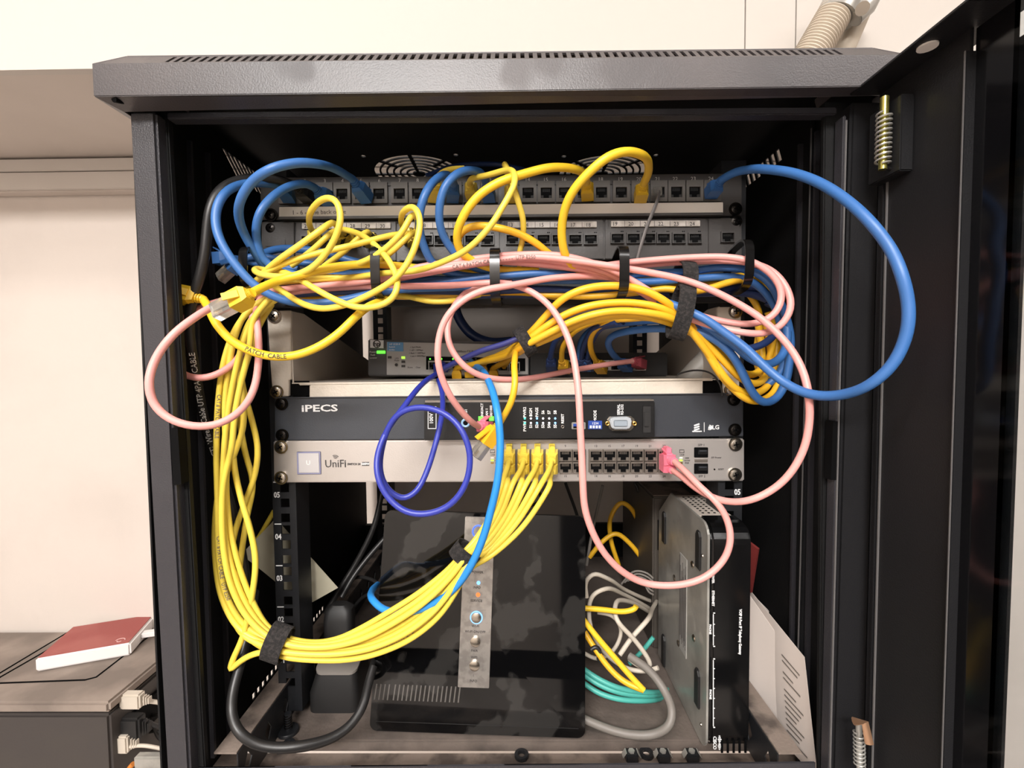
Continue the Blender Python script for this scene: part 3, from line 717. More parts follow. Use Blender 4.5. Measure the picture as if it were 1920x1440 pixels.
# --- silver 24-port switch --------------------------------------------
yu = -.003
un = plate('network_switch', 'silver rack switch with 24 ports under the slate panel, lowest unit in the rack', 'network switch',
           [(512, 827), (1396, 823), (1396, 902), (513, 905)], yu, .0034, M_alu, bevel=.0012)
MB().pq([(540, 829), (1370, 825), (1370, 900), (540, 903)], .004, .20).build('housing', M_jackm, un)
sc = MB().pq([(556, 847), (601, 846.5), (602, 889.5), (557, 890)], yu-.0008, yu).build('status_display', mat('display_rim', (132, 132, 160), .3), un, bevel=.0005)
MB().pq([(559, 850), (598, 849.5), (599, 886.5), (560, 887)], yu-.0012, yu-.0006).build('screen', mat('display_face', (186, 182, 182), .35), un, bevel=.0004)
t = MB(); text_on(t, 'U', 578, 868, yu-.0013, 9); t.build('emblem', mat('faint_white', (232, 230, 228), .4), un)
t = MB(); text_on(t, 'UniFi', 629, 870, yu-.0004, 15, sx=.95); text_on(t, '|', 647, 870, yu-.0004, 9); text_on(t, 'SWITCH 24', 663.5, 870.5, yu-.0004, 4.2, bold=True, sx=.84)
for k, r in enumerate((.0018, .0032, .0046)):
    c = W(628, 862, yu-.0004); t.tube([c+Vector((math.cos(a), 0, math.sin(a)))*r for a in [PI*.22+PI*.44*i/6 for i in range(7)]], .00032, 6)
t.build('lettering', M_ink, un)
bx = MB().pr(678.5, 866.5, 692, 873.5, yu-.0004, yu).build('wattage_badge', M_ink, un); t = MB(); text_on(t, '500W', 685.3, 870, yu-.0006, 4.4, bold=True); t.build('lettering', M_lite, bx)
UX = [955, 982, 1008, 1035, 1060, 1085, 1117, 1142.5, 1168, 1193.5, 1219, 1245]
MB().pq([(941, 842.5), (1099, 842), (1099, 886), (941, 887)], yu-.001, yu).build('port_frame', M_jackm, un, bevel=.0004)
MB().pq([(1103, 842), (1260, 841.5), (1260, 885.5), (1103, 886)], yu-.001, yu).build('port_frame', M_jackm, un, bevel=.0004)
for x in UX:
    for r, py in enumerate((853, 875.5)):
        port(un, x, py-(x-950)*.002, yu-.0016, 23.5, 20.5, M_jackm, (.86, .82), name='port', pins=2)
for i, x in enumerate(UX[:4]): MB().pr(x+6, 843.8, x+11, 847.6, yu-.004, yu-.001, 0).build('port_light', M_led_y, un)
t = MB()
for i, x in enumerate(UX):
    text_on(t, str(2*i+1), x, 836.5, yu-.0003, 4.4); text_on(t, str(2*i+2), x, 893, yu-.0003, 4.4)
for cx_ in (924, 1279):
    for q in ((cx_-5, 843, cx_+4, 844), (cx_-5, 848.5, cx_+4, 849.5), (cx_-5, 843, cx_-4.2, 849), (cx_+3.2, 845, cx_+4, 849)): t.pr(*q, yu-.0004, yu, 0)
    text_on(t, 'LINK', cx_, 853, yu-.0003, 3)
for k, s in enumerate(('1000', '10/100', 'POE')): text_on(t, s, 1288, 859+k*4.6, yu-.0003, 3); text_on(t, s, 932, 859+k*4.6, yu-.0003, 3)
text_on(t, 'SFP 1', 1315, 834.5, yu-.0003, 4.2); text_on(t, 'SFP 2', 1316, 893, yu-.0003, 4.2); text_on(t, 'SFP Power', 1343, 858, yu-.0003, 3.2); text_on(t, 'RESET', 1352, 880, yu-.0003, 3)
t.build('lettering', M_ink, un)
for k, m in enumerate((M_white, M_led_y, M_gold)):
    for x in (1274, 920): MB().pr(x, 857.5+k*4.6, x+6, 860+k*4.6, yu-.0006, yu, 0).build('legend_mark', m, un)
for py in (848.5, 879):
    sf = MB().pr(1302, py-9.5, 1328, py+9.5, yu-.0012, yu, 0).build('sfp_slot', M_hole, un, bevel=.0004)
    MB().pr(1309, py-5, 1327, py+4, yu-.003, yu-.0012, 0).build('slot_flap', M_black, sf, bevel=.0006)
    MB().pr(1311, py-4, 1325, py-2, yu-.0034, yu-.003, 0).build('flap_edge', M_slate, sf)
MB().pr(1303, 861.5, 1327, 866, yu-.0016, yu, 0).build('sfp_divider', M_jackm, un)
c = W(1339.5, 880, yu); MB().cyl(c, c-Vector((0, .0004, 0)), .0009, n=10).build('reset_hole', M_hole, un)
for a, b in ((525, 838), (525, 896), (1377, 833), (1376, 890)):
    MB().pr(a-3, b-6, a+14, b+6, yu-.0004, yu, 0).build('ear_slot', M_hole, un, bevel=.0002); screw(un, a+2, b, yu-.001, M_screw, .0056)

# ================================================================== THINGS ON THE CABINET FLOOR
# --- big glossy router -------------------------------------------------
def plane_quad(px4, ds):
    return [W(a, b, CAM.y+d) for (a, b), d in zip(px4, ds)]
TL, TR, BR, BL = plane_quad([(722, 957), (1098, 969), (1097, 1390), (692, 1366)], (.486, .474, .452, .462))
BL.z = BR.z = ZF+.001 if False else (BL.z+BR.z)/2
NX = (TR-TL).cross(BL-TL).normalized(); NX = NX if NX.y < 0 else -NX       # towards the room
mr = thing('router', 'large glossy black wireless router with steel button strip standing on the cabinet floor', 'router', ((BL.x+BR.x)/2, BL.y+.02, ZF))
def qp(u, v, o=0): return TL.lerp(TR, u).lerp(BL.lerp(BR, u), v)+NX*o
def rquad(u0, v0, u1, v1, ru, rv, o=0, n=5):
    P = []
    for cu, cv, a0 in ((u0+ru, v0+rv, PI), (u1-ru, v0+rv, PI*1.5), (u1-ru, v1-rv, 0), (u0+ru, v1-rv, PI/2)):
        for i in range(n+1): a = a0+PI/2*i/n; P.append(qp(cu+ru*math.cos(a), cv+rv*math.sin(a), o))
    return P
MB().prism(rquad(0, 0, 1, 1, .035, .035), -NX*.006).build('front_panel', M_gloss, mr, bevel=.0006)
MB().prism(rquad(.04, .05, .96, .97, .04, .04, -.006), -NX*.022).build('housing', M_blackm, mr, bevel=.001)
st = MB().prism(rquad(.408, .016, .555, .79, .004, .004, .0008), -NX*.001).build('button_strip', M_strip, mr)
MB().prism(rquad(.03, .955, .97, .957, .0005, .0005, .0003), -NX*.0005).build('seam', M_blackm, mr)
MB().ring(qp(.478, .083, .001), NX, .0062, .0008, 26).build('power_ring', M_led_i, st, True)
for v, m in ((.475, M_led_b), (.583, M_screw), (.69, M_screw)):
    c = qp(.483, v, .0008); MB().tube([c, c+NX*.0016, c+NX*.002], [.0052, .0052, .0042], 24).build('button', M_screw, st, True)
    if m is M_led_b: MB().ring(c+NX*.0004, NX, .006, .0006, 24).build('button_glow', m, st, True)
MB().cyl(qp(.487, .372, .0008), qp(.487, .372, .0012), .0022).build('indicator', M_led_o, st)
MB().cyl(qp(.487, .318, .0008), qp(.487, .318, .0012), .002).build('indicator', M_led_b, st)
t = MB(); XX = (TR-TL).normalized(); YY = (TL-BL).normalized()
for v, s in ((.27, 'POWER'), (.34, 'INFO'), (.40, 'SERVICE'), (.515, 'WI-FI'), (.54, 'WI-FI ON/OFF'), (.625, 'PAIR'), (.655, 'WPS'), (.735, 'i'), (.76, 'INFO')):
    text_on(t, s, 0, 0, 0, 0, at=qp(.48, v, .0011), size=.0034, X=XX, Yv=YY)
t.build('lettering', M_ink, st)
for i in range(26):
    u = .012+i*.0205+(.008 if i > 3 else 0); 
    if u > .42: break
    MB().prism([qp(u, .86, .0003), qp(u+.006, .86, .0003), qp(u+.012, .79, .0003), qp(u+.006, .79, .0003)], -NX*.0005).build('vent_slot', mat('vent_grey', (96, 92, 88), .5), mr)
for u in (.2, .8):
    p = qp(u, .97, -.03); MB().box((p.x-.03, p.y-.02, ZF), (p.x+.03, p.y+.03, p.z+.006)).build('foot', M_blackm, mr, bevel=.001)

# --- upright gateway --------------------------------------------------
yg = CAM.y+.434
g0, g1 = W(1325, 1424, yg), W(1405, 1424, yg)
gx0, gx1, gz1 = g0.x, g1.x, W(1350, 985, yg).z
gw = thing('gateway', 'upright black and steel telephony gateway on its edge beside the white papers', 'gateway', ((gx0+gx1)/2, yg+.08, ZF))
gb = ZF+.001; D_ = .155
def gpoly(y0, y1, z0, z1, rc, n=5):     # outline in the side plane
    P = [(y1, z0), (y1, z1-.036), (y1-.045, z1)]
    for i in range(n+1): a = PI/2+PI/2*i/n; P.append((y0+rc+rc*math.cos(a), z1-rc+rc*math.sin(a)))
    for i in range(n+1): a = PI+PI/2*i/n; P.append((y0+rc+rc*math.cos(a), z0+rc+rc*math.sin(a)))
    return P
gp = gpoly(yg+.002, yg+D_, gb, gz1, .014)
MB().prism([(gx0, a, b) for a, b in gp], (.0022, 0, 0)).build('steel_base_plate', M_steel, gw, bevel=.0004)
# black front and the light perforated case behind it
fp = gpoly(yg, yg+D_, gb+.001, gz1-.001, .018)
fr = MB().prism([(gx0+.003, a, b) for a, b in fp if a < yg+.034]+[(gx0+.003, yg+.036, gb+.001), (gx0+.003, yg+.036, gz1-.001)][::1] if False else
    [(gx0+.003, yg+.034, gb+.001), (gx0+.003, yg+.034, gz1-.001)]+[(gx0+.003, a, b) for a, b in fp if a < yg+.03], (gx1-gx0-.003, 0, 0))
FR = fr.build('black_front', M_glossc, gw, bevel=.0025, seg=3)
MB().prism([(gx0+.003, yg+.034, gb+.002), (gx0+.003, yg+D_-.002, gb+.002), (gx0+.003, yg+D_-.002, gz1-.038), (gx0+.003, yg+D_-.047, gz1-.002), (gx0+.003, yg+.034, gz1-.002)], (gx1-gx0-.006, 0, 0)).build('case', mat('pale_plastic_case', (188, 178, 168), .6), gw, bevel=.001)
for i in range(9):
    for j in range(4):
        c = Vector((gx0+.011+j*.006, yg+.042+i*.007, gz1-.0018)); MB().cyl(c, c+Vector((0, 0, .0003)), .0014, n=8).build('vent_hole', M_hole, gw)
for py_, dy in ((1035, .022), (1300, .022), (1215, .13), (985, .13)):
    z = W(1325, py_, yg+.01).z if dy < .1 else W(1240, py_, yg+.13).z
    MB().prism([(gx0, yg+dy-.006, z-.022), (gx0, yg+dy+.006, z-.022), (gx0, yg+dy+.006, z+.012), (gx0, yg+dy+.003, z+.017), (gx0, yg+dy-.003, z+.017), (gx0, yg+dy-.006, z+.012)], (-.0024, 0, 0)).build('rubber_foot', M_blackm, gw, bevel=.001)
for dy, dz in ((.04, .170), (.095, .13), (.035, .095), (.08, .062), (.014, .19), (.014, .02)):
    c = Vector((gx0-.0001, yg+dy, ZF+dz)); MB().tube([c+Vector((.0003, 0, 0)), c-Vector((.0008, 0, 0)), c-Vector((.001, 0, 0))], [.004 if dy > .02 else .0018, .003 if dy > .02 else .0014, .0005], 14).build('dimple', M_screw, gw, True)
lb = MB().box((gx0-.0005, yg+.055, ZF+.06), (gx0, yg+.076, ZF+.168)).build('rating_label', mat('rating_label_grey', (158, 156, 152), .5), gw)
t = MB()
for i in range(9): t.box((gx0-.0007, yg+.0565+i*.002, ZF+.068+(i % 3)*.004), (gx0-.0005, yg+.0573+i*.002, ZF+.160-(i*7 % 5)*.005))
t.box((gx0-.0007, yg+.0745, ZF+.062), (gx0-.0005, yg+.0758, ZF+.166)); t.build('label_print', M_ink, lb)
t = MB(); 
text_on(t, 'VOIP 8-Port IP Telephony Gateway', 1388, 1185, yg-.0004, 5.4, 90, True, .82)
text_on(t, 'CISCO', 1340, 1393, yg-.0004, 6.5, 90, True); text_on(t, 'POWER', 1337, 1083, yg-.0004, 4.6, 90, True); text_on(t, 'ETHERNET', 1337, 1122, yg-.0004, 4.6, 90, True)
text_on(t, 'PHONE', 1331.5, 1180, yg-.0004, 4.2, 90, True); text_on(t, 'PHONE', 1332, 1302, yg-.0004, 4.2, 90, True)
for i, h in enumerate((3, 5, 8, 5, 3, 5, 8, 5, 3)): t.pr(1347-h*.35+2, 1380+i*3.1, 1347+h*.5+2, 1381.4+i*3.1, yg-.0006, yg, 0)
for a, b in ((1149, 1213), (1235, 1365)):
    t.pr(1337, a+3, 1338.4, b-3, yg-.0006, yg, 0); t.pr(1337.5, a, 1341, a+1.5, yg-.0006, yg, 0); t.pr(1337.5, b-1.5, 1341, b, yg-.0006, yg, 0)
    k = 3 if b < 1220 else 7
    for i in range(1, k): t.pr(1338, a+(b-a)*i/k, 1340.5, a+(b-a)*i/k+1, yg-.0006, yg, 0)
t.build('lettering', M_lite, FR)
for i in range(5): MB().pr(1352+i*11, 1388, 1356+i*11, 1412, yg-.0008, yg, 0).build('grille_slot', M_hole, FR)

# --- grey box behind the gateway ---------------------------------------
bx0 = W(1222, 1000, .13); bx1 = W(1310, 1000, .13); z_t = W(1250, 918, .16).z
bb = thing('network_box', 'dark grey metal box standing behind the upright gateway', 'network equipment', ((bx0.x+bx1.x)/2, .2, ZF))
MB().box((bx0.x, .125, ZF+.001), (bx0.x+.055, .30, z_t)).build('case', mat('dark_box_grey', (74, 68, 62), .55), bb, bevel=.002)
MB().box((bx0.x+.006, .1245, z_t-.07), (bx0.x+.011, .1252, z_t-.03)).build('side_slot', M_hole, bb)
MB().box((bx0.x+.002, .13, z_t), (bx0.x+.053, .29, z_t+.001)).build('dusty_top', M_dustb, bb)

# --- papers ------------------------------------------------------------
def paper(label, quad, ds, m, bend=0, name='paper_sheet', group=None, th=.0004, n=8, cat='paper'):
    a, b, c, d = plane_quad(quad, ds); mb = MB(); nn = (b-a).cross(d-a).normalized()
    for i in range(n+1):
        for j in range(n+1):
            u, v = i/n, j/n; p = a.lerp(b, u).lerp(d.lerp(c, u), v)+nn*bend*math.sin(PI*u)*(.3+v*.7); mb.v.append(p)
    k = (n+1)**2
    mb.v += [p+nn*th for p in mb.v[:k]]
    for i in range(n):
        for j in range(n):
            q = i*(n+1)+j; mb.f.append([q, q+1, q+n+2, q+n+1]); mb.f.append([k+q, k+q+n+1, k+q+n+2, k+q+1])
    for i in range(n):
        for e in ((i*(n+1), (i+1)*(n+1)), (i*(n+1)+n, (i+1)*(n+1)+n), (i, i+1), (n*(n+1)+i, n*(n+1)+i+1)): mb.f.append([e[0], e[1], e[1]+k, e[0]+k])
    return tag(mb.build(name, m, None, True), label, cat, group)
q1 = paper('blank white sheet leaning beside the black front of the upright gateway, frontmost of the papers', [(1404, 1114), (1487, 1238), (1480, 1402), (1404, 1302)], (.50, .445, .440, .495), M_paper, .003)
q2 = paper('printed white page standing behind the blank sheet near the black gateway', [(1404, 1104), (1508, 1232), (1533, 1462), (1412, 1330)], (.515, .424, .392, .51), M_paper, 0)
A_, B_, C_, D2 = plane_quad([(1404, 1104), (1508, 1232), (1533, 1462), (1412, 1330)], (.515, .424, .392, .51))
nq = (B_-A_).cross(D2-A_).normalized(); nq = nq if nq.dot(CAM-A_) > 0 else -nq
t = MB()
for i in range(15):
    v0 = .22+i*.048; u0 = .62; u1 = .90-(i*37 % 7)*.02
    q_ = [A_.lerp(B_, u).lerp(D2.lerp(C_, u), v)+nq*.0009 for u, v in ((u0, v0), (u1, v0), (u1, v0+.012), (u0, v0+.012))]
    if i not in (2, 5): t.prism(q_, -nq*.0002)
t.build('printed_lines', M_inkf, q2)
q3 = paper('printed white page standing behind the blank sheet near the black gateway, red booklet above', [(1404, 1108), (1490, 1200), (1522, 1330), (1430, 1300)], (.53, .47, .44, .52), M_paper, .004)
q3['label'] = 'hidden white page at the back of the papers beside the gateway'
rb = paper('dark red booklet corner poking out behind the top right of the gateway', [(1400, 1014), (1421, 1030), (1408, 1112), (1396, 1100)], (.50, .49, .50, .51), M_redb, 0, 'booklet', None, .003, 2, 'booklet')
tg = paper('pale triangular paper flap behind the left numbered rail', [(517, 972), (634, 1102), (570, 1138), (452, 1040)], (.505, .53, .52, .485), M_tag, .006, 'paper_flap', None, .0005, 8)

# --- black stand and upright block ---------------------------------------
ya = .018
ad = thing('charging_stand', 'black plastic stand with grey rim on cabinet floor behind the numbered rail', 'stand', W(626, 1318, ya))
def loft(mb, rings):
    n = len(rings[0]); k = len(mb.v)
    for r in rings: mb.v += [Vector(p) for p in r]
    for i in range(len(rings)-1):
        for j in range(n): mb.f.append([k+i*n+j, k+i*n+(j+1) % n, k+(i+1)*n+(j+1) % n, k+(i+1)*n+j])
    mb.f.append([k+j for j in range(n)][::-1]); mb.f.append([k+(len(rings)-1)*n+j for j in range(n)]); return mb
def rr(cx, cy_, z, w, d, r, n=4, dz=0):
    P = []
    for sx, s2, a0 in ((1, 1, 0), (-1, 1, PI/2), (-1, -1, PI), (1, -1, PI*1.5)):
        for i in range(n+1): a = a0+PI/2*i/n; x, y = cx+sx*(w/2-r)+r*math.cos(a), cy_+s2*(d/2-r)+r*math.sin(a); P.append((x, y, z+dz*(y-cy_)))
    return P
cA = W(626, 1300, ya); zz = ZF
loft(MB(), [rr(cA.x, ya+.02, zz, .054, .05, .008), rr(cA.x, ya+.02, zz+.02, .054, .05, .008), rr(cA.x+.002, ya+.022, zz+.048, .044, .044, .008, dz=.3)]).build('stand_body', M_blackm, ad, True)
loft(MB(), [rr(cA.x+.002, ya+.022, zz+.047, .0465, .046, .008, dz=.3), rr(cA.x+.002, ya+.022, zz+.0495, .0465, .046, .008, dz=.3)]).build('grey_rim', mat('grey_rim_plastic', (128, 122, 116), .5), ad, True)
loft(MB(), [rr(cA.x-.004, ya+.03, zz+.045, .032, .022, .007), rr(cA.x-.005, ya+.034, zz+.085, .033, .022, .007), rr(cA.x-.005, ya+.036, zz+.096, .03, .02, .007), rr(cA.x-.005, ya+.036, zz+.101, .018, .012, .005)]).build('upright_block', M_blackm, ad, True)
# --- loose hardware on the tray -------------------------------------------
def washer(px, py, d, r, label, z=None):
    p = W(px, py, CAM.y+d); z = ZF-.0105 if z is None else z; p = WZ(px, py, z)
    o = MB(); n = 24; R1, R2 = r, r*.5
    o.v = [Vector((p.x+q*math.cos(2*PI*i/n), p.y+q*math.sin(2*PI*i/n), z+h)) for q, h in ((R1, 0), (R1, .0035), (R2, .0035), (R2, 0)) for i in range(n)]
    for k in range(4):
        for i in range(n): j = (i+1) % n; k2 = (k+1) % 4; o.f.append([k*n+i, k*n+j, k2*n+j, k2*n+i])
    return tag(o.build('washer', M_rail, None, True, bevel=.0004), label, 'washer', 'plastic washers on the cabinet floor')
washer(978, 1419, .43, .007, 'grey plastic washer lying alone in front of the glossy router')
washer(1212, 1416, .43, .007, 'grey plastic washer lying between two cage nuts')
for i, (px, lab) in enumerate(((1184, 'black cage nut left of the washer, first in the row before the gateway'), (1243, 'black cage nut directly right of the grey washer'), (1297, 'black cage nut nearest the upright gateway'))):
    p = WZ(px, 1424, ZF-.0105); k = MB(); k.cb((p.x, p.y, p.z+.004), (.012, .010, .008))
    o = k.build('cage_nut', M_rail, None, bevel=.001); tag(o, lab, 'nut', 'cage nuts on the cabinet floor')
    f = MB(); f.prism([(p.x-.009, p.y-.003, p.z+.004), (p.x-.006, p.y-.003, p.z+.009), (p.x-.006, p.y+.003, p.z+.009), (p.x-.009, p.y+.003, p.z+.004)], (.0008, 0, 0)); f.prism([(p.x+.009, p.y-.003, p.z+.004), (p.x+.006, p.y-.003, p.z+.009), (p.x+.006, p.y+.003, p.z+.009), (p.x+.009, p.y+.003, p.z+.004)], (-.0008, 0, 0)); f.build('spring_wing', M_steel, o)
    MB().cyl((p.x, p.y, p.z+.008), (p.x, p.y, p.z+.0095), .0032, n=6).build('nut_core', M_steel, o)
p = WZ(541, 1372, ZF); bt_ = tag(MB().tube([p, p+Vector((0, 0, .0015)), p+Vector((0, 0, .003))], [.0105, .0105, .0095], 24).build('foot_bolt', M_rail, None, True), 'threaded bolt with round flange standing at the foot of the left rail', 'bolt')
MB().cyl(p+Vector((0, 0, .003)), p+Vector((0, 0, .02)), .0034).build('shank', M_rail, bt_, True)
MB().tube([p+Vector((math.cos(i*.6)*.0036, math.sin(i*.6)*.0036, .004+i*.00024)) for i in range(62)], .0005, 5).build('thread', M_screwd, bt_, True)
washer(541, 1398, .44, .006, 'grey plastic washer in front of the flanged bolt', ZF)

# ================================================================== LEFT OF THE CABINET
zc = WZ(0, 0, 0).z
zt2 = CAM.z-(1165-650)/870*(YW-CAM.y)*.985
pc0 = WZ(203, 1316, zt2); 
cs = thing('equipment_case', 'dusty dark grey equipment case beside the cabinet with grooved top', 'case', (pc0.x-.25, (pc0.y+YW)/2, zt2-.5))
xr2 = pc0.x; yf2 = pc0.y; xl2 = -1.5
M_ct = mat('dusty_case_top', (146, 133, 123), .75, bump=.2, bscale=120, col2=(118, 107, 99), cscale=9, cw=(.4, .6)); M_cf = mat('dark_case_front', (60, 55, 53), .6, bump=.15, bscale=300, col2=(62, 57, 54), cscale=14)
MB().box((xl2, yf2, zt2-.5), (xr2, YW-.005, zt2-.022)).build('case_body', M_cf, cs, bevel=.004)
MB().box((xl2, yf2-.002, zt2-.018), (xr2+.002, YW-.005, zt2)).build('case_top', M_ct, cs, bevel=.004)
gr = [WZ(*q, zt2+.0004) for q in ((-120, 1330), (0, 1262), (140, 1178), (300, 1172), (290, 1185), (180, 1270), (160, 1275), (0, 1281))]
MB().tube([p for p in gr[:4]], .0016, 6).build('top_groove', M_hole, cs); MB().tube(gr[4:], .0016, 6).build('top_groove', M_hole, cs)
MB().tube([WZ(*q, zt2+.0004) for q in ((-40, 1298), (0, 1270), (150, 1184))], .0016, 6).build('top_groove', M_hole, cs)
# rear panel facing right with sockets
for k, (y0, y1, z0, z1) in enumerate(((.02, .12, -.1, -.05), (.14, .22, -.18, -.12))):
    MB().box((xr2, yf2+y0, zt2+z0), (xr2+.006, yf2+y1, zt2+z1)).build('socket_block', M_hole, cs, bevel=.001)
# connectors hanging from its side
yk = yf2+.03
def conn(px, py, y, w, h, d, m, name, label, cat, cab_pts, cm_, r=.0035):
    c = W(px, py, y); o = thing(name, label, cat, c)
    MB().cb((c.x, c.y, c.z), (w, d, h)).build('plug_body', m, o, bevel=min(w, d, h)*.18)
    for i in range(3): MB().cb((c.x+w/2+.004+i*.004, c.y, c.z), (.002, d*.5, h*(.6-.1*i))).build('strain_rib', m, o, bevel=.0005)
    P = smooth_path(catmull([W(a, b, y_) for a, b, y_ in cab_pts])); MB().tube(P, r, 10).build('cord', cm_, o, True)
conn(248, 1312, yk, .036, .026, .016, M_whc, 'display_plug', 'cream display plug at the case edge, uppermost of the plugs', 'plug', [(262, 1313, yk), (290, 1316, yk+.01), (330, 1322, yk+.03)], M_whc)
conn(246, 1362, yk, .040, .040, .02, M_blackm, 'power_plug', 'black square plug at the case edge under the cream plug', 'plug', [(270, 1350, yk), (295, 1362, yk+.01), (330, 1372, yk+.03)], M_blk)
conn(233, 1393, yk-.01, .02, .03, .014, M_whc, 'small_plug', 'small white plug at the case edge under the black square plug', 'plug', [(240, 1400, yk-.01), (270, 1398, yk-.01), (330, 1410, yk)], M_whc, .003)
conn(284, 1425, yk-.02, .05, .02, .014, M_steel, 'metal_plug', 'steel shelled plug at the case edge, lowest of the plugs', 'plug', [(250, 1432, yk-.02), (240, 1445, yk-.02), (260, 1470, yk)], mat('orange_cord', (196, 120, 50), .5), .004)
for k, (a, b) in enumerate(((1370, 1340), (1392, 1372), (1352, 1385))):
    cable('dark cord %s in the tangle between equipment case and cabinet' % ('uppermost', 'in the middle', 'lowest')[k], [(262, a, yk+.06), (285, (a+b)/2-12, yk+.05), (300, b, yk+.05), (330, b+10, yk+.06)], [0], .0035, M_blk, 'dark cords between case and cabinet', 'tangled_cable')
# external drive
def dq(px, py, z): return WZ(px, py, z)
zb0 = zt2+.002; zt3 = zb0+.022
b_ = [W(0, 0, 0)]
D1 = dq(66, 1261, zb0+.0); D2 = dq(245, 1229, zb0); D3 = dq(293, 1172, zb0)
D4 = D1+(D3-D2)
up = Vector((0, 0, .024))
dr = thing('external_drive', 'flat white external drive with dark red top lying on the dusty case', 'drive', (D1+D3)/2)
MB().prism([D1, D2, D3, D4], up).build('drive_body', M_drv, dr, bevel=.003)
cen = (D1+D3)/2
rt = MB().prism([cen+(q-cen)*.955+up for q in (D1, D2, D3, D4)], (0, 0, .0012)).build('red_top', M_red, dr, bevel=.0004)
t = MB(); c = cen+(D2-cen)*.80+up+Vector((-.008, .0, .0014))
t.tube([c+Vector((math.cos(a)*.008, math.sin(a)*.008, 0)) for a in [PI*.1+i*.35 for i in range(9)]], .0008, 6); t.tube([c+Vector((math.cos(a)*.004, math.sin(a)*.004, 0)) for a in [PI+i*.35 for i in range(9)]], .0008, 6)
t.build('swirl_emblem', mat('pale_red_print', (214, 176, 172), .5), rt)
up1 = D2.lerp(D3, .45)+Vector((0, 0, .009)); dx = (D3-D2).normalized().cross(Vector((0, 0, 1))); dx = dx if dx.x > 0 else -dx
pl_ = MB().prism([up1-(D3-D2).normalized()*.007, up1+(D3-D2).normalized()*.007, up1+(D3-D2).normalized()*.007+dx*.05, up1-(D3-D2).normalized()*.007+dx*.05], (0, 0, .009))
tag(pl_.build('drive_plug', M_drv, None, bevel=.001), 'white flat cable plug pushed into the side of the red topped drive', 'plug')

# --- conduit above the cabinet ------------------------------------------
yc = YB-.05
cd = thing('wall_conduit', 'ribbed beige conduit with steel elbow rising behind the cabinet at top right', 'conduit', W(1520, 140, yc))
p0, p1 = W(1492, 150, yc), W(1592, -20, yc); n = 60; rad = 30*(yc-CAM.y)/FPX
P, Rr = [], []
for i in range(n*2+1):
    P.append(p0.lerp(p1, i/(n*2))); Rr.append(rad*(1.0 if (i//2) % 2 else .9))
MB().tube(P, Rr, 24).build('ribbed_hose', M_cond, cd, True)
MB().cyl(W(1560, 150, yc+.02), W(1620, 10, yc+.02), rad*.55, n=20).build('smooth_pipe', M_cond, cd, True)
MB().tube([W(1566, 34, yc), W(1580, 6, yc), W(1600, -20, yc)], [rad*1.12, rad*1.15, rad*1.15], 24).build('elbow_collar', M_steel, cd, True)
MB().tube([W(1600, 36, yc-.01), W(1622, 12, yc-.012), W(1634, -12, yc-.01)], [rad*.5, rad*.6, rad*.6], 16).build('clamp', M_steel, cd, True, bevel=.001)
MB().cyl(W(1617, 16, yc-.03), W(1617, 16, yc-.045), .007, n=14).build('clamp_screw', M_screw, cd, True)

# ================================================================== CABLES
def plugged(o, tip, tail, m, clear=0, w=.0118, h=.0105, up=Vector((0, 0, 1)), latch=True):
    return boot(o, tip, tail, m, w, h, up, clear, latch)
def pcab(label, tip, pts, ys, r, m, pm=None, tipy=-.006, clear=0, group=None, up=Vector((0, 0, 1)), w=.0118, h=.0105):
    """patch cable whose first point is the tail of its plug; tip = pixel of the plug's nose"""
    o = cable(label, pts, ys, r, m, group)
    P = o_path[o]; T = W(tip[0], tip[1], tip[2] if len(tip) > 2 else tipy)
    boot(o, T, P[0], pm or m, w, h, up, clear); return o
UPD = Vector((0, 0, -1))
RB, RY, RP = .0036, .0026, .0029
# ---- blue cables of the upper patch panel
o = pcab('blue patch cable arching over from jack 5 of the upper panel, tallest left arc', (689, 374), [(660, 335), (627, 316), (592, 307), (560, 305), (510, 316), (470, 343), (450, 377), (448, 410), (460, 443), (480, 477), (500, 503), (560, 520), (700, 512)], [-.03, -.09, -.115, -.105, -.075, -.055, -.045], RB, M_blu)
o = pcab('blue patch cable curling from jack 3 of the upper panel, inside the taller left arc', (618, 378), [(590, 352), (573, 344), (543, 349), (510, 370), (488, 397), (480, 427), (483, 460), (496, 490), (540, 512), (640, 528)], [-.028, -.05, -.075, -.07, -.06, -.045], RB, M_blu)
o = pcab('blue patch cable from jack 1 sweeping down outside the others at far left', (543, 372), [(530, 350), (510, 345), (470, 343), (440, 350), (418, 366), (405, 395), (407, 435), (423, 470), (447, 503), (475, 533), (507, 553), (545, 566), (590, 569), (643, 563), (692, 552), (745, 543), (860, 538), (960, 532)], [-.025, -.06, -.085, -.09, -.085, -.075, -.06, -.055, -.04], RB, M_blu)
o = cable('short blue cable lying over the ring bar left of the second ring', [(488, 478), (515, 468), (545, 466), (593, 471), (630, 480), (670, 492), (740, 500), (840, 508)], [-.03, -.04, -.035, -.04], RB, M_blu)
o = cable('second blue cable under the short blue one near the left ring', [(500, 492), (560, 490), (600, 500), (660, 514), (740, 522), (850, 524)], [-.04, -.035, -.045], RB*.9, M_blu)
o = pcab('left blue cable of the pair dropping from jacks 10 to 12 of the upper panel', (848, 372), [(851, 345), (838, 327), (815, 338), (795, 368), (786, 405), (788, 440), (800, 475), (817, 500), (860, 515), (940, 522), (1050, 522)], [-.03, -.06, -.075, -.07, -.06, -.05, -.045, -.045], RB, M_blu)
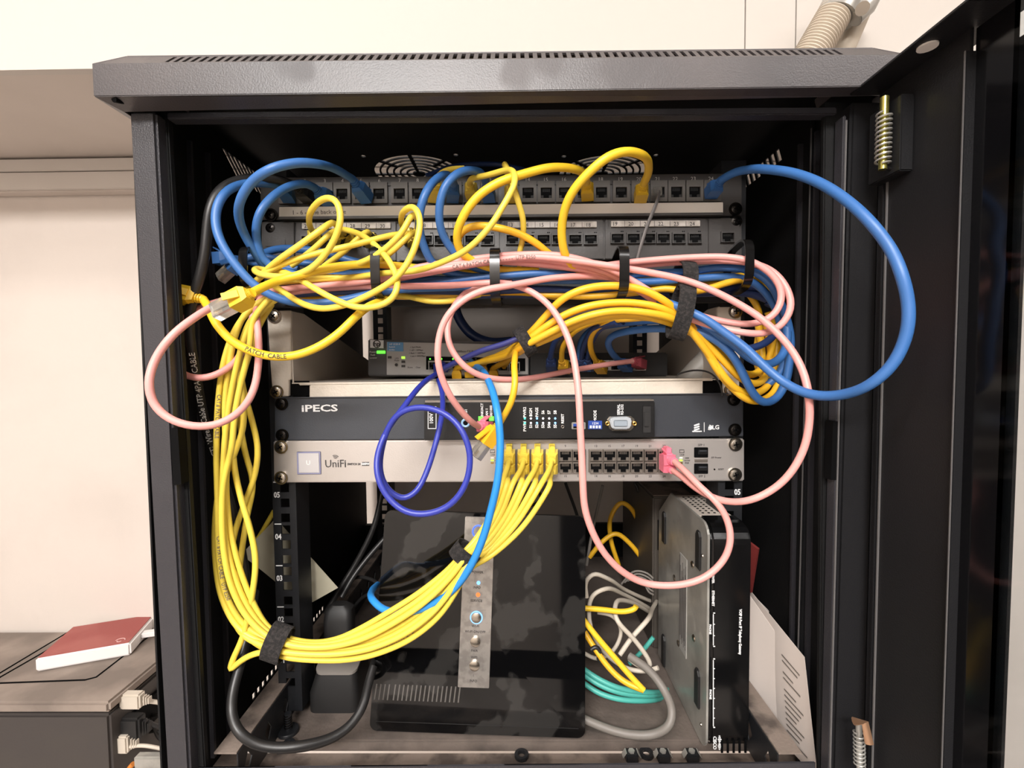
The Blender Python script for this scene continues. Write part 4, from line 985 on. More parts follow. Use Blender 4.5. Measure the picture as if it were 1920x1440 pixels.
o = pcab('right blue cable of the pair dropping from jacks 10 to 12 of the upper panel', (918, 372), [(912, 345), (903, 325), (880, 319), (855, 327), (834, 350), (824, 385), (825, 425), (838, 455), (858, 480), (885, 500), (950, 512), (1030, 513), (1100, 519)], [-.028, -.06, -.08, -.075, -.06, -.05, -.045, -.045], RB, M_blu)
o = pcab('thick blue cable from jack 24 making the wide loop out over the door hinge', (1332, 364), [(1352, 338), (1375, 324), (1402, 318), (1430, 317), (1480, 323), (1530, 340), (1580, 370), (1630, 415), (1670, 467), (1690, 513), (1702, 560), (1704, 600), (1695, 642), (1672, 686), (1632, 721), (1590, 738), (1547, 743), (1507, 736), (1467, 715), (1430, 684), (1397, 652), (1360, 625), (1320, 597), (1283, 580), (1240, 566), (1190, 572)],
         [-.03, -.06, -.11, -.16, -.175, -.175, -.165, -.13, -.10, -.085, -.075, -.05], .0037, M_blu)
# ---- blue bundle running right
B = 'blue cables running through the rings'
cable('top blue cable through the rings, curving down at the right end', [(760, 537), (863, 525), (947, 517), (1013, 513), (1080, 516), (1147, 525), (1200, 514), (1290, 509), (1347, 502), (1392, 504), (1425, 515), (1448, 537), (1462, 565), (1476, 600), (1483, 640), (1478, 690), (1466, 735), (1446, 752)], [-.05, -.055, -.04, -.05, -.06, -.05, -.045], RB*.95, M_blu, B)
cable('second blue cable through the rings, just beneath the topmost blue one', [(860, 540), (960, 528), (1090, 526), (1213, 529), (1300, 523), (1363, 519), (1405, 526), (1435, 548), (1455, 580), (1466, 620), (1473, 662), (1462, 700), (1437, 722)], [-.04, -.045, -.05, -.045, -.04], RB*.95, M_blu, B)
cable('dark navy cable running low behind the pink strands across the rings', [(500, 556), (600, 548), (700, 545), (800, 545), (900, 546), (1010, 542), (1100, 545), (1200, 545), (1320, 545), (1393, 538), (1430, 541), (1450, 556), (1440, 574)], [-.03, -.035, -.03, -.03], RB, M_navy)
cable('second dark navy cable lowest behind the rings', [(560, 562), (700, 556), (860, 554), (1000, 552), (1130, 556), (1260, 552), (1350, 549), (1410, 551), (1438, 562)], [-.02, -.022, -.03], RB, M_navy)
# ---- blue cables fed by the small black switch
o = pcab('blue cable from the small black switch hanging lowest of the right bundle', (1178, 690, .075), [(1160, 676), (1146, 660), (1140, 642), (1152, 628), (1185, 620), (1230, 616), (1273, 618), (1310, 623), (1343, 638), (1368, 660), (1385, 685), (1398, 712), (1412, 738), (1433, 756), (1455, 748), (1472, 720), (1480, 680), (1480, 632), (1470, 590)], [.055, .02, -.03, -.06, -.07, -.065, -.055, -.045, -.045], RB, M_blu)
o = pcab('blue cable from the small black switch passing under the right strap', (1100, 690, .075), [(1086, 668), (1090, 640), (1110, 618), (1160, 607), (1230, 601), (1283, 604), (1330, 620), (1375, 645), (1404, 671), (1440, 684), (1465, 670), (1476, 640), (1474, 600)], [.055, .03, 0, -.05, -.075, -.07, -.06, -.05], RB, M_blu)
o = pcab('dark blue arc over the small black switch from its first jacks', (1035, 692, .075), [(1032, 672), (1040, 642), (1062, 620), (1100, 604), (1150, 596), (1213, 595), (1262, 600), (1300, 612), (1350, 640), (1395, 655), (1440, 640), (1462, 612)], [.055, .02, -.02, -.05, -.06, -.05, -.04], RB*.95, M_navy)
for k, (x, lab) in enumerate(((1096, 'navy lead in front of the small black switch, left of two'), (1108, 'navy lead in front of the small black switch, right of two'))):
    pcab(lab, (x-4, 690, .075), [(x-6, 672), (x-2, 650), (x+8, 628), (x+24, 612), (x+60, 604)], [.055, .03, 0, -.03], .003, M_navy)
# ---- yellow from the small black switch
pcab('golden lead from the second jack of the small black switch', (1060, 694, .075), [(1053, 676), (1055, 652), (1070, 628), (1092, 612), (1130, 600), (1180, 598), (1240, 592)], [.055, .03, 0, -.03, -.05], .0031, M_yelo)
pcab('golden lead curving up from the fourth jack of the small black switch', (1130, 694, .075), [(1118, 678), (1109, 660), (1107, 637), (1116, 618), (1137, 605), (1180, 596), (1240, 597)], [.055, .03, 0, -.03, -.05], .0031, M_yelo)
# ---- golden bundle: small grey switch - strap - arcs - right strap - down loops
GL = [('golden cable forming the highest arc of the right bundle', [(905, 682, .078), (930, 668, .05), (958, 655, -.01), (985, 634, -.045), (1010, 608, -.055), (1030, 585, -.06), (1050, 564, -.065), (1080, 547, -.07), (1113, 538, -.07), (1163, 536, -.07), (1207, 544, -.07), (1243, 562, -.07), (1272, 585, -.065), (1297, 612, -.06), (1320, 650, -.06), (1345, 694, -.06), (1368, 722, -.055), (1395, 746, -.055), (1420, 753, -.05), (1446, 742, -.045), (1462, 712, -.04), (1468, 660, -.035), (1460, 600, -.03), (1445, 560, -.03), (1420, 536, -.03)]),
      ('golden cable second from the top of the right arcs', [(880, 686, .078), (912, 674, .05), (950, 662, -.005), (985, 641, -.05), (1020, 615, -.06), (1060, 590, -.065), (1100, 575, -.07), (1147, 568, -.07), (1197, 569, -.07), (1240, 578, -.07), (1275, 598, -.065), (1305, 632, -.065), (1337, 676, -.06), (1362, 712, -.06), (1388, 734, -.055), (1415, 738, -.05), (1440, 722, -.04), (1454, 680, -.035), (1455, 630, -.03), (1440, 585, -.03)]),
      ('golden cable in the middle of the right arcs', [(856, 690, .078), (900, 680, .04), (950, 667, -.01), (988, 646, -.055), (1030, 624, -.065), (1075, 602, -.07), (1120, 588, -.075), (1165, 583, -.075), (1215, 587, -.075), (1260, 597, -.07), (1295, 620, -.065), (1333, 652, -.06), (1362, 682, -.06), (1390, 710, -.055), (1415, 720, -.05), (1436, 706, -.04), (1445, 660, -.03), (1437, 610, -.03)]),
      ('golden cable lowest of the right arcs', [(925, 690, .078), (948, 678, .04), (968, 664, -.005), (992, 650, -.05), (1035, 632, -.055), (1085, 608, -.06), (1135, 594, -.065), (1190, 592, -.065), (1240, 600, -.065), (1285, 618, -.06), (1325, 640, -.055), (1352, 662, -.055), (1380, 690, -.05), (1405, 704, -.045), (1425, 696, -.04), (1428, 650, -.03), (1420, 600, -.03)]),
      ('golden cable from the grey switch dropping to the loose gold plug', [(945, 688, .078), (958, 670, .04), (968, 655, -.02), (966, 668, -.05), (964, 690, -.07), (966, 720, -.08), (960, 750, -.08), (948, 775, -.075), (936, 795, -.07)])]
gob = [cable(l, p, [0], .0033 if i != 4 else .0029, M_yelo, 'golden cables of the right bundle') for i, (l, p) in enumerate(GL)]
for i, o in enumerate(gob[:4]):
    P = o_path[o]; boot(o, P[0]+Vector((0, .006, -.012)), P[0], M_yelo, .0112, .010)
o = gob[4]; boot(o, W(909, 832, -.072), W(936, 795, -.07), M_yelo, .0125, .011, Vector((-.6, -.5, .5)), .014)
cable('golden cable running right behind the second strap near the top', [(1000, 552), (1100, 556), (1160, 552), (1220, 545), (1247, 541), (1293, 547), (1330, 541), (1363, 530), (1395, 524), (1428, 530), (1448, 548), (1455, 590), (1448, 650), (1436, 690)], [-.03, -.04, -.05, -.05, -.04, -.03], .0031, M_yelo)
cable('second golden cable running right just above the blue at the right rings', [(1100, 548), (1180, 540), (1250, 536), (1300, 535), (1345, 530), (1385, 517), (1420, 522), (1440, 540)], [-.03, -.035, -.04, -.03], .0031, M_yelo)
cable('golden cable hanging at the far right end behind the blue turn', [(1400, 545), (1422, 580), (1424, 620), (1418, 660), (1425, 700), (1450, 720), (1468, 690), (1470, 640)], [-.02, -.02, -.02], .0031, M_yelo)
cable('golden cable lying low behind the left rings', [(520, 556), (600, 560), (680, 552), (760, 556), (850, 552), (940, 548), (1000, 550), (1060, 560)], [-.02, -.03, -.025], .0031, M_yelo)
cable('pale yellow cable sagging under the bundle between second and third ring', [(745, 552), (775, 558), (805, 565), (840, 565), (868, 560), (900, 552)], [-.035, -.05, -.035], RY, M_yel)
# ---- indigo cable
o = pcab('indigo cable looping in a big ring over the silver switch', (821, 690, .078), [(838, 690), (868, 674), (905, 658), (945, 648), (975, 640)][:1]+[(826, 697), (815, 703), (795, 717), (778, 735), (755, 766), (730, 800), (713, 835), (706, 868), (711, 903), (732, 938), (762, 960), (800, 964), (838, 951), (864, 925), (878, 892), (881, 850), (869, 812), (846, 783), (813, 767), (780, 764), (748, 775), (728, 802), (715, 845), (712, 880), (720, 908), (738, 928), (760, 935), (782, 920), (800, 885), (813, 845), (824, 803), (830, 766), (829, 735), (822, 712)],
         [.06, -.03, -.08, -.1, -.105, -.105, -.1, -.09, -.085, -.085, -.08, -.05, .0], .0026, M_ind)
cable('indigo cable slanting from the gold strap down over the grey switch', [(828, 700, .04), (838, 688), (868, 673), (905, 657), (945, 645), (978, 632), (1010, 622), (1040, 618)], [.0, -.03, -.045, -.04], .0028, mat('dark_indigo_jacket', (46, 50, 112), .42))
# ---- azure cable
o = pcab('bright azure cable dropping past the yellow plugs and round the router', (880, 689, .078), [(893, 686), (905, 695), (914, 710), (925, 738), (934, 780), (938, 823), (937, 865), (932, 907), (921, 955), (906, 1008), (886, 1055), (862, 1092), (835, 1118), (800, 1138), (770, 1147), (740, 1148), (715, 1141), (699, 1125), (697, 1108), (708, 1096)],
         [.05, -.04, -.085, -.09, -.09, -.085, -.075, -.07, -.065, -.05, .03], .0033, M_azu)
# ---- pink cables
o = pcab('pink cable running over all the rings and looping wide right to the silver switch', (1246, 869, -.006), [(1262, 882), (1279, 894), (1303, 914), (1337, 933), (1370, 941), (1407, 938), (1446, 920), (1480, 890), (1508, 840), (1518, 785), (1516, 740), (1506, 697), (1487, 660), (1457, 624), (1423, 594), (1380, 567), (1330, 542), (1280, 524), (1213, 510), (1147, 499), (1085, 490), (1025, 483), (980, 482), (930, 488), (880, 496), (813, 506), (747, 516), (680, 528), (600, 536), (540, 541), (500, 552)],
         [-.03, -.07, -.1, -.11, -.115, -.1, -.085, -.072, -.07, -.068, -.065, -.06, -.05], RP, M_pnk, M_pnkp)
print_on(o, 'CAT.6 PATCH CABLE  - - - - -  UTP E250', .70, RP, M_inkf, flip=True)
o = pcab('pink cable dropping straight down the middle, round below and up to the silver switch', (1246, 860, -.006), [(1265, 866), (1283, 882), (1312, 912), (1345, 943), (1363, 973), (1370, 1008), (1360, 1045), (1329, 1078), (1290, 1094), (1244, 1098), (1205, 1092), (1166, 1071), (1133, 1037), (1109, 993), (1096, 950), (1093, 905), (1091, 857), (1088, 800), (1085, 740), (1079, 690), (1069, 645), (1052, 605), (1030, 573), (1000, 549), (963, 534), (925, 530), (847, 535), (747, 537), (660, 538), (560, 546), (500, 556)],
         [-.035, -.08, -.085, -.085, -.08, -.095, -.1, -.1, -.085, -.07, -.06, -.055, -.05], RP, M_pnk, M_pnkp)
o = pcab('pink cable circling left from the module jack and back up to the bundle', (914, 800, -.017), [(898, 800), (885, 792), (862, 768), (845, 744), (830, 713), (821, 675), (824, 628), (840, 590), (868, 563), (907, 544), (947, 537), (990, 529), (1030, 522), (1090, 518), (1150, 521), (1200, 535)],
         [-.035, -.07, -.085, -.085, -.078, -.06, -.045], RP, M_pnk, M_pnkp)
o = pcab('pink cable crossing low from the small black switch to the bundle', (1204, 684, .074), [(1186, 677), (1147, 682), (1080, 693), (1013, 706), (963, 712), (913, 708), (880, 694), (854, 668), (841, 640), (840, 605), (854, 570), (878, 545), (910, 534), (960, 530)],
         [.055, .02, -.04, -.06, -.05, -.045, -.05], RP, M_pnk, mat('dull_pink_plug', (170, 72, 84), .5))
cable('pink cable turning back at the right end, inner of the two hairpins', [(560, 532), (680, 523), (800, 498), (900, 484), (960, 478), (1050, 479), (1110, 493), (1160, 512), (1213, 543), (1263, 573), (1313, 592), (1363, 604), (1407, 608), (1440, 599), (1459, 580), (1466, 553), (1455, 523), (1432, 502), (1405, 489), (1363, 482), (1313, 482), (1245, 486), (1180, 492), (1120, 500)], [-.05, -.055, -.065, -.068, -.06, -.08, -.08, -.075, -.06, -.055], RP, M_pnk)
cable('pink cable turning back at the right end, outer of the two hairpins', [(600, 540), (700, 530), (800, 512), (900, 494), (1000, 486), (1080, 496), (1140, 512), (1190, 540), (1240, 572), (1295, 598), (1347, 614), (1397, 624), (1435, 625), (1463, 612), (1480, 588), (1483, 562), (1472, 535), (1450, 510), (1420, 496), (1370, 489), (1310, 490), (1240, 494), (1170, 500)], [-.045, -.06, -.06, -.06, -.085, -.085, -.075, -.055, -.05], RP, M_pnk)
cable('pink cable lying in the bundle just left of the third ring', [(520, 548), (600, 530), (690, 518), (760, 508), (830, 500), (900, 490), (990, 494), (1080, 504), (1160, 520)], [-.05, -.06, -.055], RP, M_pnk)
o = cable('pink cable looping out wide over the left post and back to the bundle', [(560, 540, -.055), (500, 546), (450, 556), (407, 571), (367, 594), (323, 629), (292, 672), (279, 717), (288, 757), (317, 785), (360, 799), (400, 798), (435, 783), (462, 757), (478, 723), (485, 673), (484, 620), (481, 575), (500, 548), (540, 540)], [-.055, -.09, -.13, -.14, -.135, -.12, -.09, -.065, -.05], RP, M_pnk)
cable('pink cable making the smaller loop behind the left post', [(520, 552), (460, 556), (420, 563), (380, 575), (345, 596), (322, 625), (316, 660), (330, 692), (353, 706), (380, 709), (407, 702), (440, 680), (462, 642), (472, 605), (480, 570), (510, 548)], [-.05, -.06, -.075, -.08, -.075, -.05, -.045], RP, M_pnk)
# ---- pale yellow loops of the two patch panels
o = pcab('pale yellow cable in the upright loop at top left of the lower panel', (590, 450), [(588, 438), (580, 420), (583, 396), (598, 377), (618, 370), (634, 381), (639, 410), (630, 443), (612, 474), (584, 503), (550, 517), (510, 518), (483, 512), (476, 506), (484, 503), (510, 510), (560, 517), (640, 520)], [-.03, -.085, -.1, -.105, -.095, -.09, -.075, -.06, -.06], RY, M_yel)
o = pcab('pale yellow cable slanting steeply from the lower panel down to the left ring', (650, 452), [(642, 440), (630, 422), (620, 418), (606, 428), (560, 461), (527, 484), (498, 508), (480, 528), (462, 556)], [-.03, -.075, -.09, -.09, -.07, -.06], RY, M_yel)
o = pcab('pale yellow cable in the narrow upright loop beside the blue pair', (768, 447), [(757, 434), (752, 412), (759, 394), (772, 387), (784, 397), (788, 420), (783, 447), (770, 483), (747, 517), (722, 536), (690, 554), (650, 571), (607, 579), (573, 572), (545, 557), (517, 538), (490, 535)], [-.03, -.08, -.095, -.1, -.1, -.095, -.09, -.075, -.06], RY, M_yel)
o = pcab('pale yellow cable from the narrow loop slanting down left across the panel', (775, 455), [(778, 440), (783, 420), (779, 404), (770, 405), (758, 430), (728, 462), (690, 487), (640, 503), (570, 514), (510, 525)], [-.03, -.075, -.085, -.08, -.065, -.055], RY, M_yel)
o = cable('pale yellow cable lying nearly level across the lower panel labels', [(767, 438), (740, 440), (710, 447), (660, 460), (603, 473), (543, 490), (500, 511), (470, 535)], [-.05, -.07, -.085, -.07], RY, M_yel)
o = pcab('pale yellow cable bowing down right from jack 28 behind the second ring', (655, 452), [(648, 438), (640, 430), (677, 440), (707, 463), (730, 490), (744, 520), (745, 540), (736, 560), (713, 573), (673, 577), (640, 567), (590, 541), (557, 521), (520, 507), (495, 510)], [-.03, -.06, -.085, -.1, -.1, -.095, -.085, -.06], RY, M_yel)
o = pcab('pale yellow cable with the long diagonal from jack 11 down to the left rings', (886, 366), [(880, 345), (884, 335), (917, 328), (950, 319), (963, 322), (965, 345), (947, 380), (917, 427), (877, 467), (833, 490), (783, 507), (722, 512), (660, 520), (590, 524), (520, 530)], [-.028, -.06, -.085, -.1, -.1, -.09, -.075, -.06, -.055], RY, M_yel)
o = pcab('pale yellow cable hanging from jack 13 with a sharp bend above the panel', (957, 372), [(958, 350), (952, 325), (945, 306), (952, 318), (962, 345), (972, 380), (980, 405), (982, 432), (978, 460), (972, 482), (975, 500)], [-.03, -.06, -.075, -.07, -.055, -.05], RY, M_yel)
for (x, y_, lab) in ((637, 448, 'yellow plug left of the small black cord loop on the lower panel'), (697, 450, 'yellow plug right of the small black cord loop on the lower panel'), (787, 450, 'yellow plug in the first jack of the second label group')):
    o = pcab(lab, (x, y_+6), [(x-3, y_-6), (x-8, y_-16), (x-20, y_-8), (x-50, y_+20), (x-90, y_+50)], [-.03, -.055, -.06, -.05], RY, M_yel)
cable('small black cord looping round the lower panel plugs', [(640, 462), (648, 440), (672, 430), (696, 436), (708, 455), (700, 470)], [-.02, -.045, -.02], .0016, M_blk)
# ---- thick yellow cables
o = pcab('thick yellow cable from jack 17 bending left in a long arc down to the bundle', (1102, 368), [(1100, 343), (1096, 326), (1073, 316), (1033, 314), (983, 326), (933, 343), (892, 372), (866, 410), (856, 443), (862, 470), (885, 489), (930, 505), (1010, 508)], [-.03, -.065, -.085, -.09, -.085, -.07, -.055, -.05], .0036, M_yels)
o = cable('thick yellow cable in a flatter arc behind the bigger thick one', [(900, 494), (870, 480), (856, 455), (866, 434), (893, 423), (933, 427), (977, 440), (1007, 457), (1028, 475), (1060, 500), (1120, 520)], [-.04, -.06, -.07, -.06, -.045], .0032, M_yelo)
o = pcab('thick yellow cable from jack 20 in the highest arch on the right', (1200, 372), [(1207, 345), (1216, 322), (1214, 300), (1200, 289), (1173, 284), (1140, 294), (1107, 321), (1077, 354), (1060, 388), (1053, 427), (1058, 473), (1075, 500), (1130, 520)], [-.032, -.07, -.1, -.11, -.1, -.085, -.065, -.045], .0036, M_yels)
boot(tag(cable(None, [(820, 340), (822, 328), (840, 318), (870, 316)], [-.03, -.04, -.03], RY, M_yel), 'short yellow lead in jack 9 behind the left blue cable', 'cable'), W(813, 372, -.006), W(820, 342, -.03), M_yel, .0118, .0105)
o = cable('dark cable arching behind the blue pair above the upper panel', [(800, 330), (850, 312), (930, 308), (980, 318), (1000, 330)], [.0, .03, .0], .0026, M_navy)
# ---- the thick yellow cable with the big plug in front
o = pcab('thick yellow cable with clear loose plug lying in front of the left bundle', (437, 568, -.125), [(473, 549), (498, 536), (523, 526), (573, 513), (623, 501), (690, 495), (750, 499), (830, 508), (930, 516), (1030, 520), (1110, 516), (1200, 520)], [-.125, -.10, -.085, -.06, -.045, -.035, -.03], .0034, M_yels, clear=.016, up=Vector((.2, -.9, .4)), w=.0135, h=.0125)
o = pcab('golden cable with dark lettering drooping low from a loose plug at the left post', (322, 549, -.078), [(381, 561), (392, 578), (405, 606), (432, 637), (468, 657), (507, 668), (550, 667), (592, 653), (633, 627), (667, 594), (692, 574), (730, 560)], [-.074, -.09, -.1, -.1, -.095, -.085, -.05], .0035, M_yels, up=Vector((0, -.9, .4)), w=.0135, h=.0125)
print_on(o, 'PATCH  CABLE', .42, .0035, M_ink, size=.0050)
pcab('blue cable with a clear loose plug hanging at the far left ring', (432, 505, -.05), [(452, 487), (475, 480), (520, 486), (600, 498)], [-.05, -.045, -.04], .0032, M_blu, clear=.013, up=Vector((.3, -.6, .7)))
pcab('blue cable ending in a dark blue plug beside the left ring', (405, 486, -.045), [(428, 484), (450, 486), (490, 496), (560, 505)], [-.045, -.04], .0032, M_blu)
# ---- grey flat cord from jack 21
cable('flat grey cord hanging straight from jack 21 of the upper panel', [(1236, 362), (1234, 372), (1228, 388), (1218, 412), (1205, 450), (1196, 482), (1192, 500)], [-.012, -.03, -.04, -.035], .0030, M_gflat, flat=.4, name='flat_cord')
MB().pr(1226, 350, 1242, 366, -.014, -.002).build('clear_plug', M_clear, [x for x in bpy.data.objects if x.name == 'flat_cord'][0], bevel=.0005)
# ---- clear plug and black cable of jack 2
o = pcab('thick black cable from jack 2 falling down the left side behind the loops', (580, 372), [(555, 350), (520, 336), (467, 334), (433, 343), (408, 362), (394, 393), (389, 427), (384, 477), (373, 525), (363, 552), (356, 590), (357, 640), (365, 690), (373, 735), (380, 775), (388, 810), (402, 850), (425, 920), (448, 1010), (462, 1100), (464, 1180)], [-.03, -.06, -.08, -.08, -.075, -.07, -.06, -.05, -.04, -.03], .0041, M_blk, clear=.008)
print_on(o, 'CTL Wire & Cable UTP 4PAIR CABLE', .535, .0041, M_lite, size=.0062, flip=True)
cable('dark cable hanging beside the thick black one at the left side wall', [(388, 400), (385, 520), (388, 620), (392, 760), (410, 880), (440, 1000)], [-.02, 0, .02], .003, M_blk)
# ---- power cord
o = cable('thick black power cord curling along the cabinet floor at lower left', [(478, 1110, -.01), (466, 1180), (452, 1240), (438, 1290), (434, 1335), (446, 1370), (475, 1393), (520, 1402), (567, 1398), (618, 1385), (655, 1362), (680, 1325), (690, 1285), (700, 1250)], [-.03, -.07, -.092, -.085, -.055, -.02], .0042, M_blk, name='mains_cable')
cable('thinner black cord doubled beside the power cord at lower left', [(520, 1408), (580, 1402), (640, 1378), (668, 1345), (684, 1300), (694, 1262), (700, 1240)], [-.075, -.05, -.01], .0026, M_blk)
cable('grey cord just under the left foot of the router', [(668, 1356), (690, 1368), (730, 1372), (770, 1370)], [.0, .01], .002, M_gry)
# ---- yellow fan from the silver switch, through two straps and up the left side
RS = [[(866, 1040), (839, 1069), (788, 1110), (730, 1147), (675, 1179), (633, 1198), (590, 1205), (548, 1199)],
      [(868, 1044), (843, 1074), (795, 1118), (738, 1156), (680, 1187), (636, 1203), (592, 1209), (545, 1204)],
      [(871, 1047), (847, 1079), (802, 1124), (745, 1164), (686, 1195), (640, 1209), (594, 1214), (543, 1209)],
      [(874, 1051), (850, 1084), (808, 1131), (752, 1172), (692, 1201), (645, 1214), (597, 1218), (541, 1214)],
      [(875, 1055), (852, 1089), (812, 1138), (757, 1180), (697, 1208), (650, 1219), (600, 1222), (540, 1219)],
      [(877, 1058), (854, 1094), (816, 1144), (761, 1187), (700, 1214), (652, 1224), (602, 1227), (538, 1223)],
      [(878, 1062), (856, 1099), (819, 1150), (764, 1193), (702, 1220), (655, 1230), (605, 1233), (536, 1228)],
      [(880, 1066), (858, 1104), (822, 1156), (768, 1199), (705, 1226), (657, 1236), (608, 1238), (540, 1233)]]
RF = [[(941, 905), (924, 957), (893, 1010)], [(952, 903), (932, 962), (898, 1014)], [(962, 905), (940, 962), (903, 1018)], [(978, 903), (948, 968), (907, 1024)],
      [(986, 908), (952, 976), (909, 1030)], [(1003, 906), (960, 980), (912, 1034)], [(1012, 912), (966, 984), (914, 1038)], [(1030, 912), (980, 988), (918, 1044)]]
LS = [[(505, 1179), (475, 1132), (450, 1068), (432, 997), (424, 920), (425, 873), (423, 823), (422, 757), (427, 707), (438, 640), (457, 592), (487, 566), (530, 548)],
      [(503, 1186), (468, 1145), (441, 1085), (424, 1020), (417, 950), (419, 873), (424, 800), (433, 740), (447, 673), (462, 625), (480, 590), (520, 560)],
      [(502, 1193), (462, 1155), (434, 1100), (420, 1036), (416, 958), (419, 905), (434, 840), (441, 773), (453, 713), (468, 653), (474, 600), (505, 560)],
      [(501, 1200), (455, 1168), (424, 1115), (412, 1052), (409, 990), (408, 938), (406, 857), (407, 790), (411, 735), (421, 673), (441, 618), (467, 583), (497, 562), (540, 550)],
      [(500, 1207), (448, 1178), (416, 1120), (404, 1050), (403, 985), (411, 920), (428, 880), (440, 850), (456, 800), (455, 745), (447, 690), (455, 640), (476, 600), (500, 575)],
      [(500, 1213), (452, 1186), (430, 1130), (430, 1070), (440, 1000), (460, 940), (478, 890), (483, 840), (473, 790), (457, 733), (450, 680), (462, 620), (490, 575)],
      [(501, 1218), (460, 1188), (444, 1140), (450, 1060), (462, 975), (474, 905), (460, 850), (450, 790), (447, 720), (452, 650), (470, 600), (500, 566)],
      [(500, 1222), (468, 1229), (446, 1243), (431, 1257), (436, 1238), (455, 1195), (473, 1115), (479, 1050), (470, 997), (452, 935), (440, 880), (436, 820), (440, 750), (462, 680), (486, 610), (510, 570)]]
UPX = [955, 955, 982, 982, 1008, 1008, 1035, 1035]
nm = ['leftmost upper', 'leftmost lower', 'second upper', 'second lower', 'third upper', 'third lower', 'fourth upper', 'fourth lower']
ll = ['innermost of the sweep', 'next to the innermost', 'third from inside', 'outermost of the sweep', 'crossing behind the outermost', 'standing off right of the sweep', 'looping behind the middle', 'kinked past the strap']
yst = []
for i in range(8):
    up_ = i % 2 == 0; x = UPX[i]; py = 856 if up_ else 876
    pts = [(x-1, py+9, -.024), (x-4, py+22, -.034)]+[(a, b, -.055-.003*j) for j, (a, b) in enumerate(RF[i])]
    zf = -.006*(i % 3)
    pts += [(a, b, -.068+zf*.7) for a, b in RS[i]]
    n = len(LS[i]); back = {5: .03, 6: .025, 4: .012, 7: .03}.get(i, 0)
    pts += [(a, b, -.066+zf*.7+back*(min(1, 3*j/n) if i != 7 else max(0, (j-4)/n))+.012*max(0, (j-n*.6)/n)) for j, (a, b) in enumerate(LS[i])]
    o = cable('yellow cable in %s jack of the silver switch, %s' % (nm[i], ll[i]), pts, [0], RY, M_yel, 'yellow cables strapped together below the silver switch')
    yst.append(o)
    T = W(x, py-5, -.004); boot(o, T, W(x-1, py+9, -.024), M_yel, .0118, .0105)
    b_ = W(x, py-13 if up_ else py-6, -.009)
    if up_: MB().cb((b_.x, b_.y-.003, b_.z), (.0048, .010, .009)).build('latch_tab', M_yel, o, bevel=.0006)
print_on(yst[3], 'CAT.6 PATCH CABLE   UTP E250', .60, RY, M_inkf, size=.0042, flip=True)
print_on(yst[3], 'CAT.6 PATCH CABLE', .80, RY, M_inkf, size=.0042, flip=True)
print_on(yst[6], 'UTP E250 - - - CAT.6', .33, RY, M_inkf, size=.0042, flip=True)
MB().cb(tuple(W(1251, 846, -.012)), (.005, .012, .009)).build('latch_tab', M_pnkp, [x for x in bpy.data.objects if str(x.get('label', '')).startswith('pink cable running over all')][0], bevel=.0006)
cable('dim yellow cable crossing behind the left rail', [(514, 958), (485, 1008), (455, 1053), (449, 1075), (452, 1120)], [.03, .02], RY, M_yel)
# ---- velcro straps
def strap(px, py, y, dirpx, w, r, r2, label, tail=True):
    """wrap round the bundle: centre pixel, bundle direction in pixels, width along it, radii across / in depth"""
    c = W(px, py, y); q = W(px+dirpx[0], py+dirpx[1], y); d = (q-c).normalized(); N = Vector((0, -1, 0)); N = (N-d*N.dot(d)).normalized(); X = d.cross(N)
    mb = MB(); n = 28
    for dd, k in ((-w/2, .96), (-w/2, 1.06), (w/2, 1.06), (w/2, .96)):
        for i in range(n):
            a = 2*PI*i/n; wob = 1+.03*math.sin(3*a+px); mb.v.append(c+d*dd+X*math.cos(a)*r*k*wob+N*math.sin(a)*r2*k)
    for k in range(4):
        for i in range(n): j = (i+1) % n; k2 = (k+1) % 4; mb.f.append([k*n+i, k*n+j, k2*n+j, k2*n+i])
    o = tag(mb.build('cable_strap', M_velcro, None, True), label, 'strap', 'black velcro straps round the cables')
    if tail:
        t = MB(); e = c-X*r*1.02*tail; f = e-X*.012*tail-N*.004
        t.prism([e-d*w/2, e+d*w/2, f+d*w*.42, f-d*w*.42], -N*.0018); t.build('loose_end', M_velcro, o)
    return o
strap(521, 1205, -.070, (20, 7), .017, .0165, .012, 'broad black velcro strap round the yellow bundle in front of the left rail', .45)
strap(872, 1038, -.067, (-20, 26), .013, .0125, .011, 'narrow black velcro strap round the yellow fan in front of the router', .6)
strap(985, 641, -.047, (20, -12), .011, .0135, .012, 'small black velcro strap round the golden bundle above the grey switch', 0)
st_ = strap(1276, 585, -.070, (20, 4), .014, .0225, .012, 'long black velcro strap hanging down round the lower right bundle', .8)
strap(1281, 528, -.052, (20, 2), .013, .0165, .018, 'black velcro strap round the upper blue bundle near the right ring', 0)

# ---- cords in the depth of the cabinet
def fl(label, pts, z, r, m, name='loose_cord', lift=None, group=None):
    P = [WZ(a, b, z+(c[0] if c else 0)) for a, b, *c in pts]; P = smooth_path(catmull(P)); o = MB().tube(P, r, 10).build(name, m, None, True); o_path[o] = P; return tag(o, label, 'cable', group)
cable('off-white cord in the tallest loop between router and gateway', [(1100, 1120), (1098, 1090), (1112, 1076), (1140, 1085, .04), (1170, 1105, .08), (1215, 1125, .13), (1245, 1135, .17)], [.03, .03, .04], .0024, M_whc)
cable('off-white cord in the broad loop between router and gateway', [(1245, 1158, .17), (1220, 1142, .13), (1170, 1115, .07), (1135, 1104, .03), (1112, 1115), (1104, 1145), (1112, 1190), (1140, 1230), (1180, 1255), (1215, 1258), (1234, 1252)], [.02, .03, .01], .0024, M_whc)
cable('off-white cord crossing in the middle between router and gateway', [(1245, 1165, .17), (1222, 1150, .13), (1180, 1128, .07), (1155, 1130, .04), (1155, 1160), (1190, 1200), (1215, 1235), (1220, 1250), (1200, 1250), (1180, 1235)], [.03, .02, .02], .0026, M_whc)
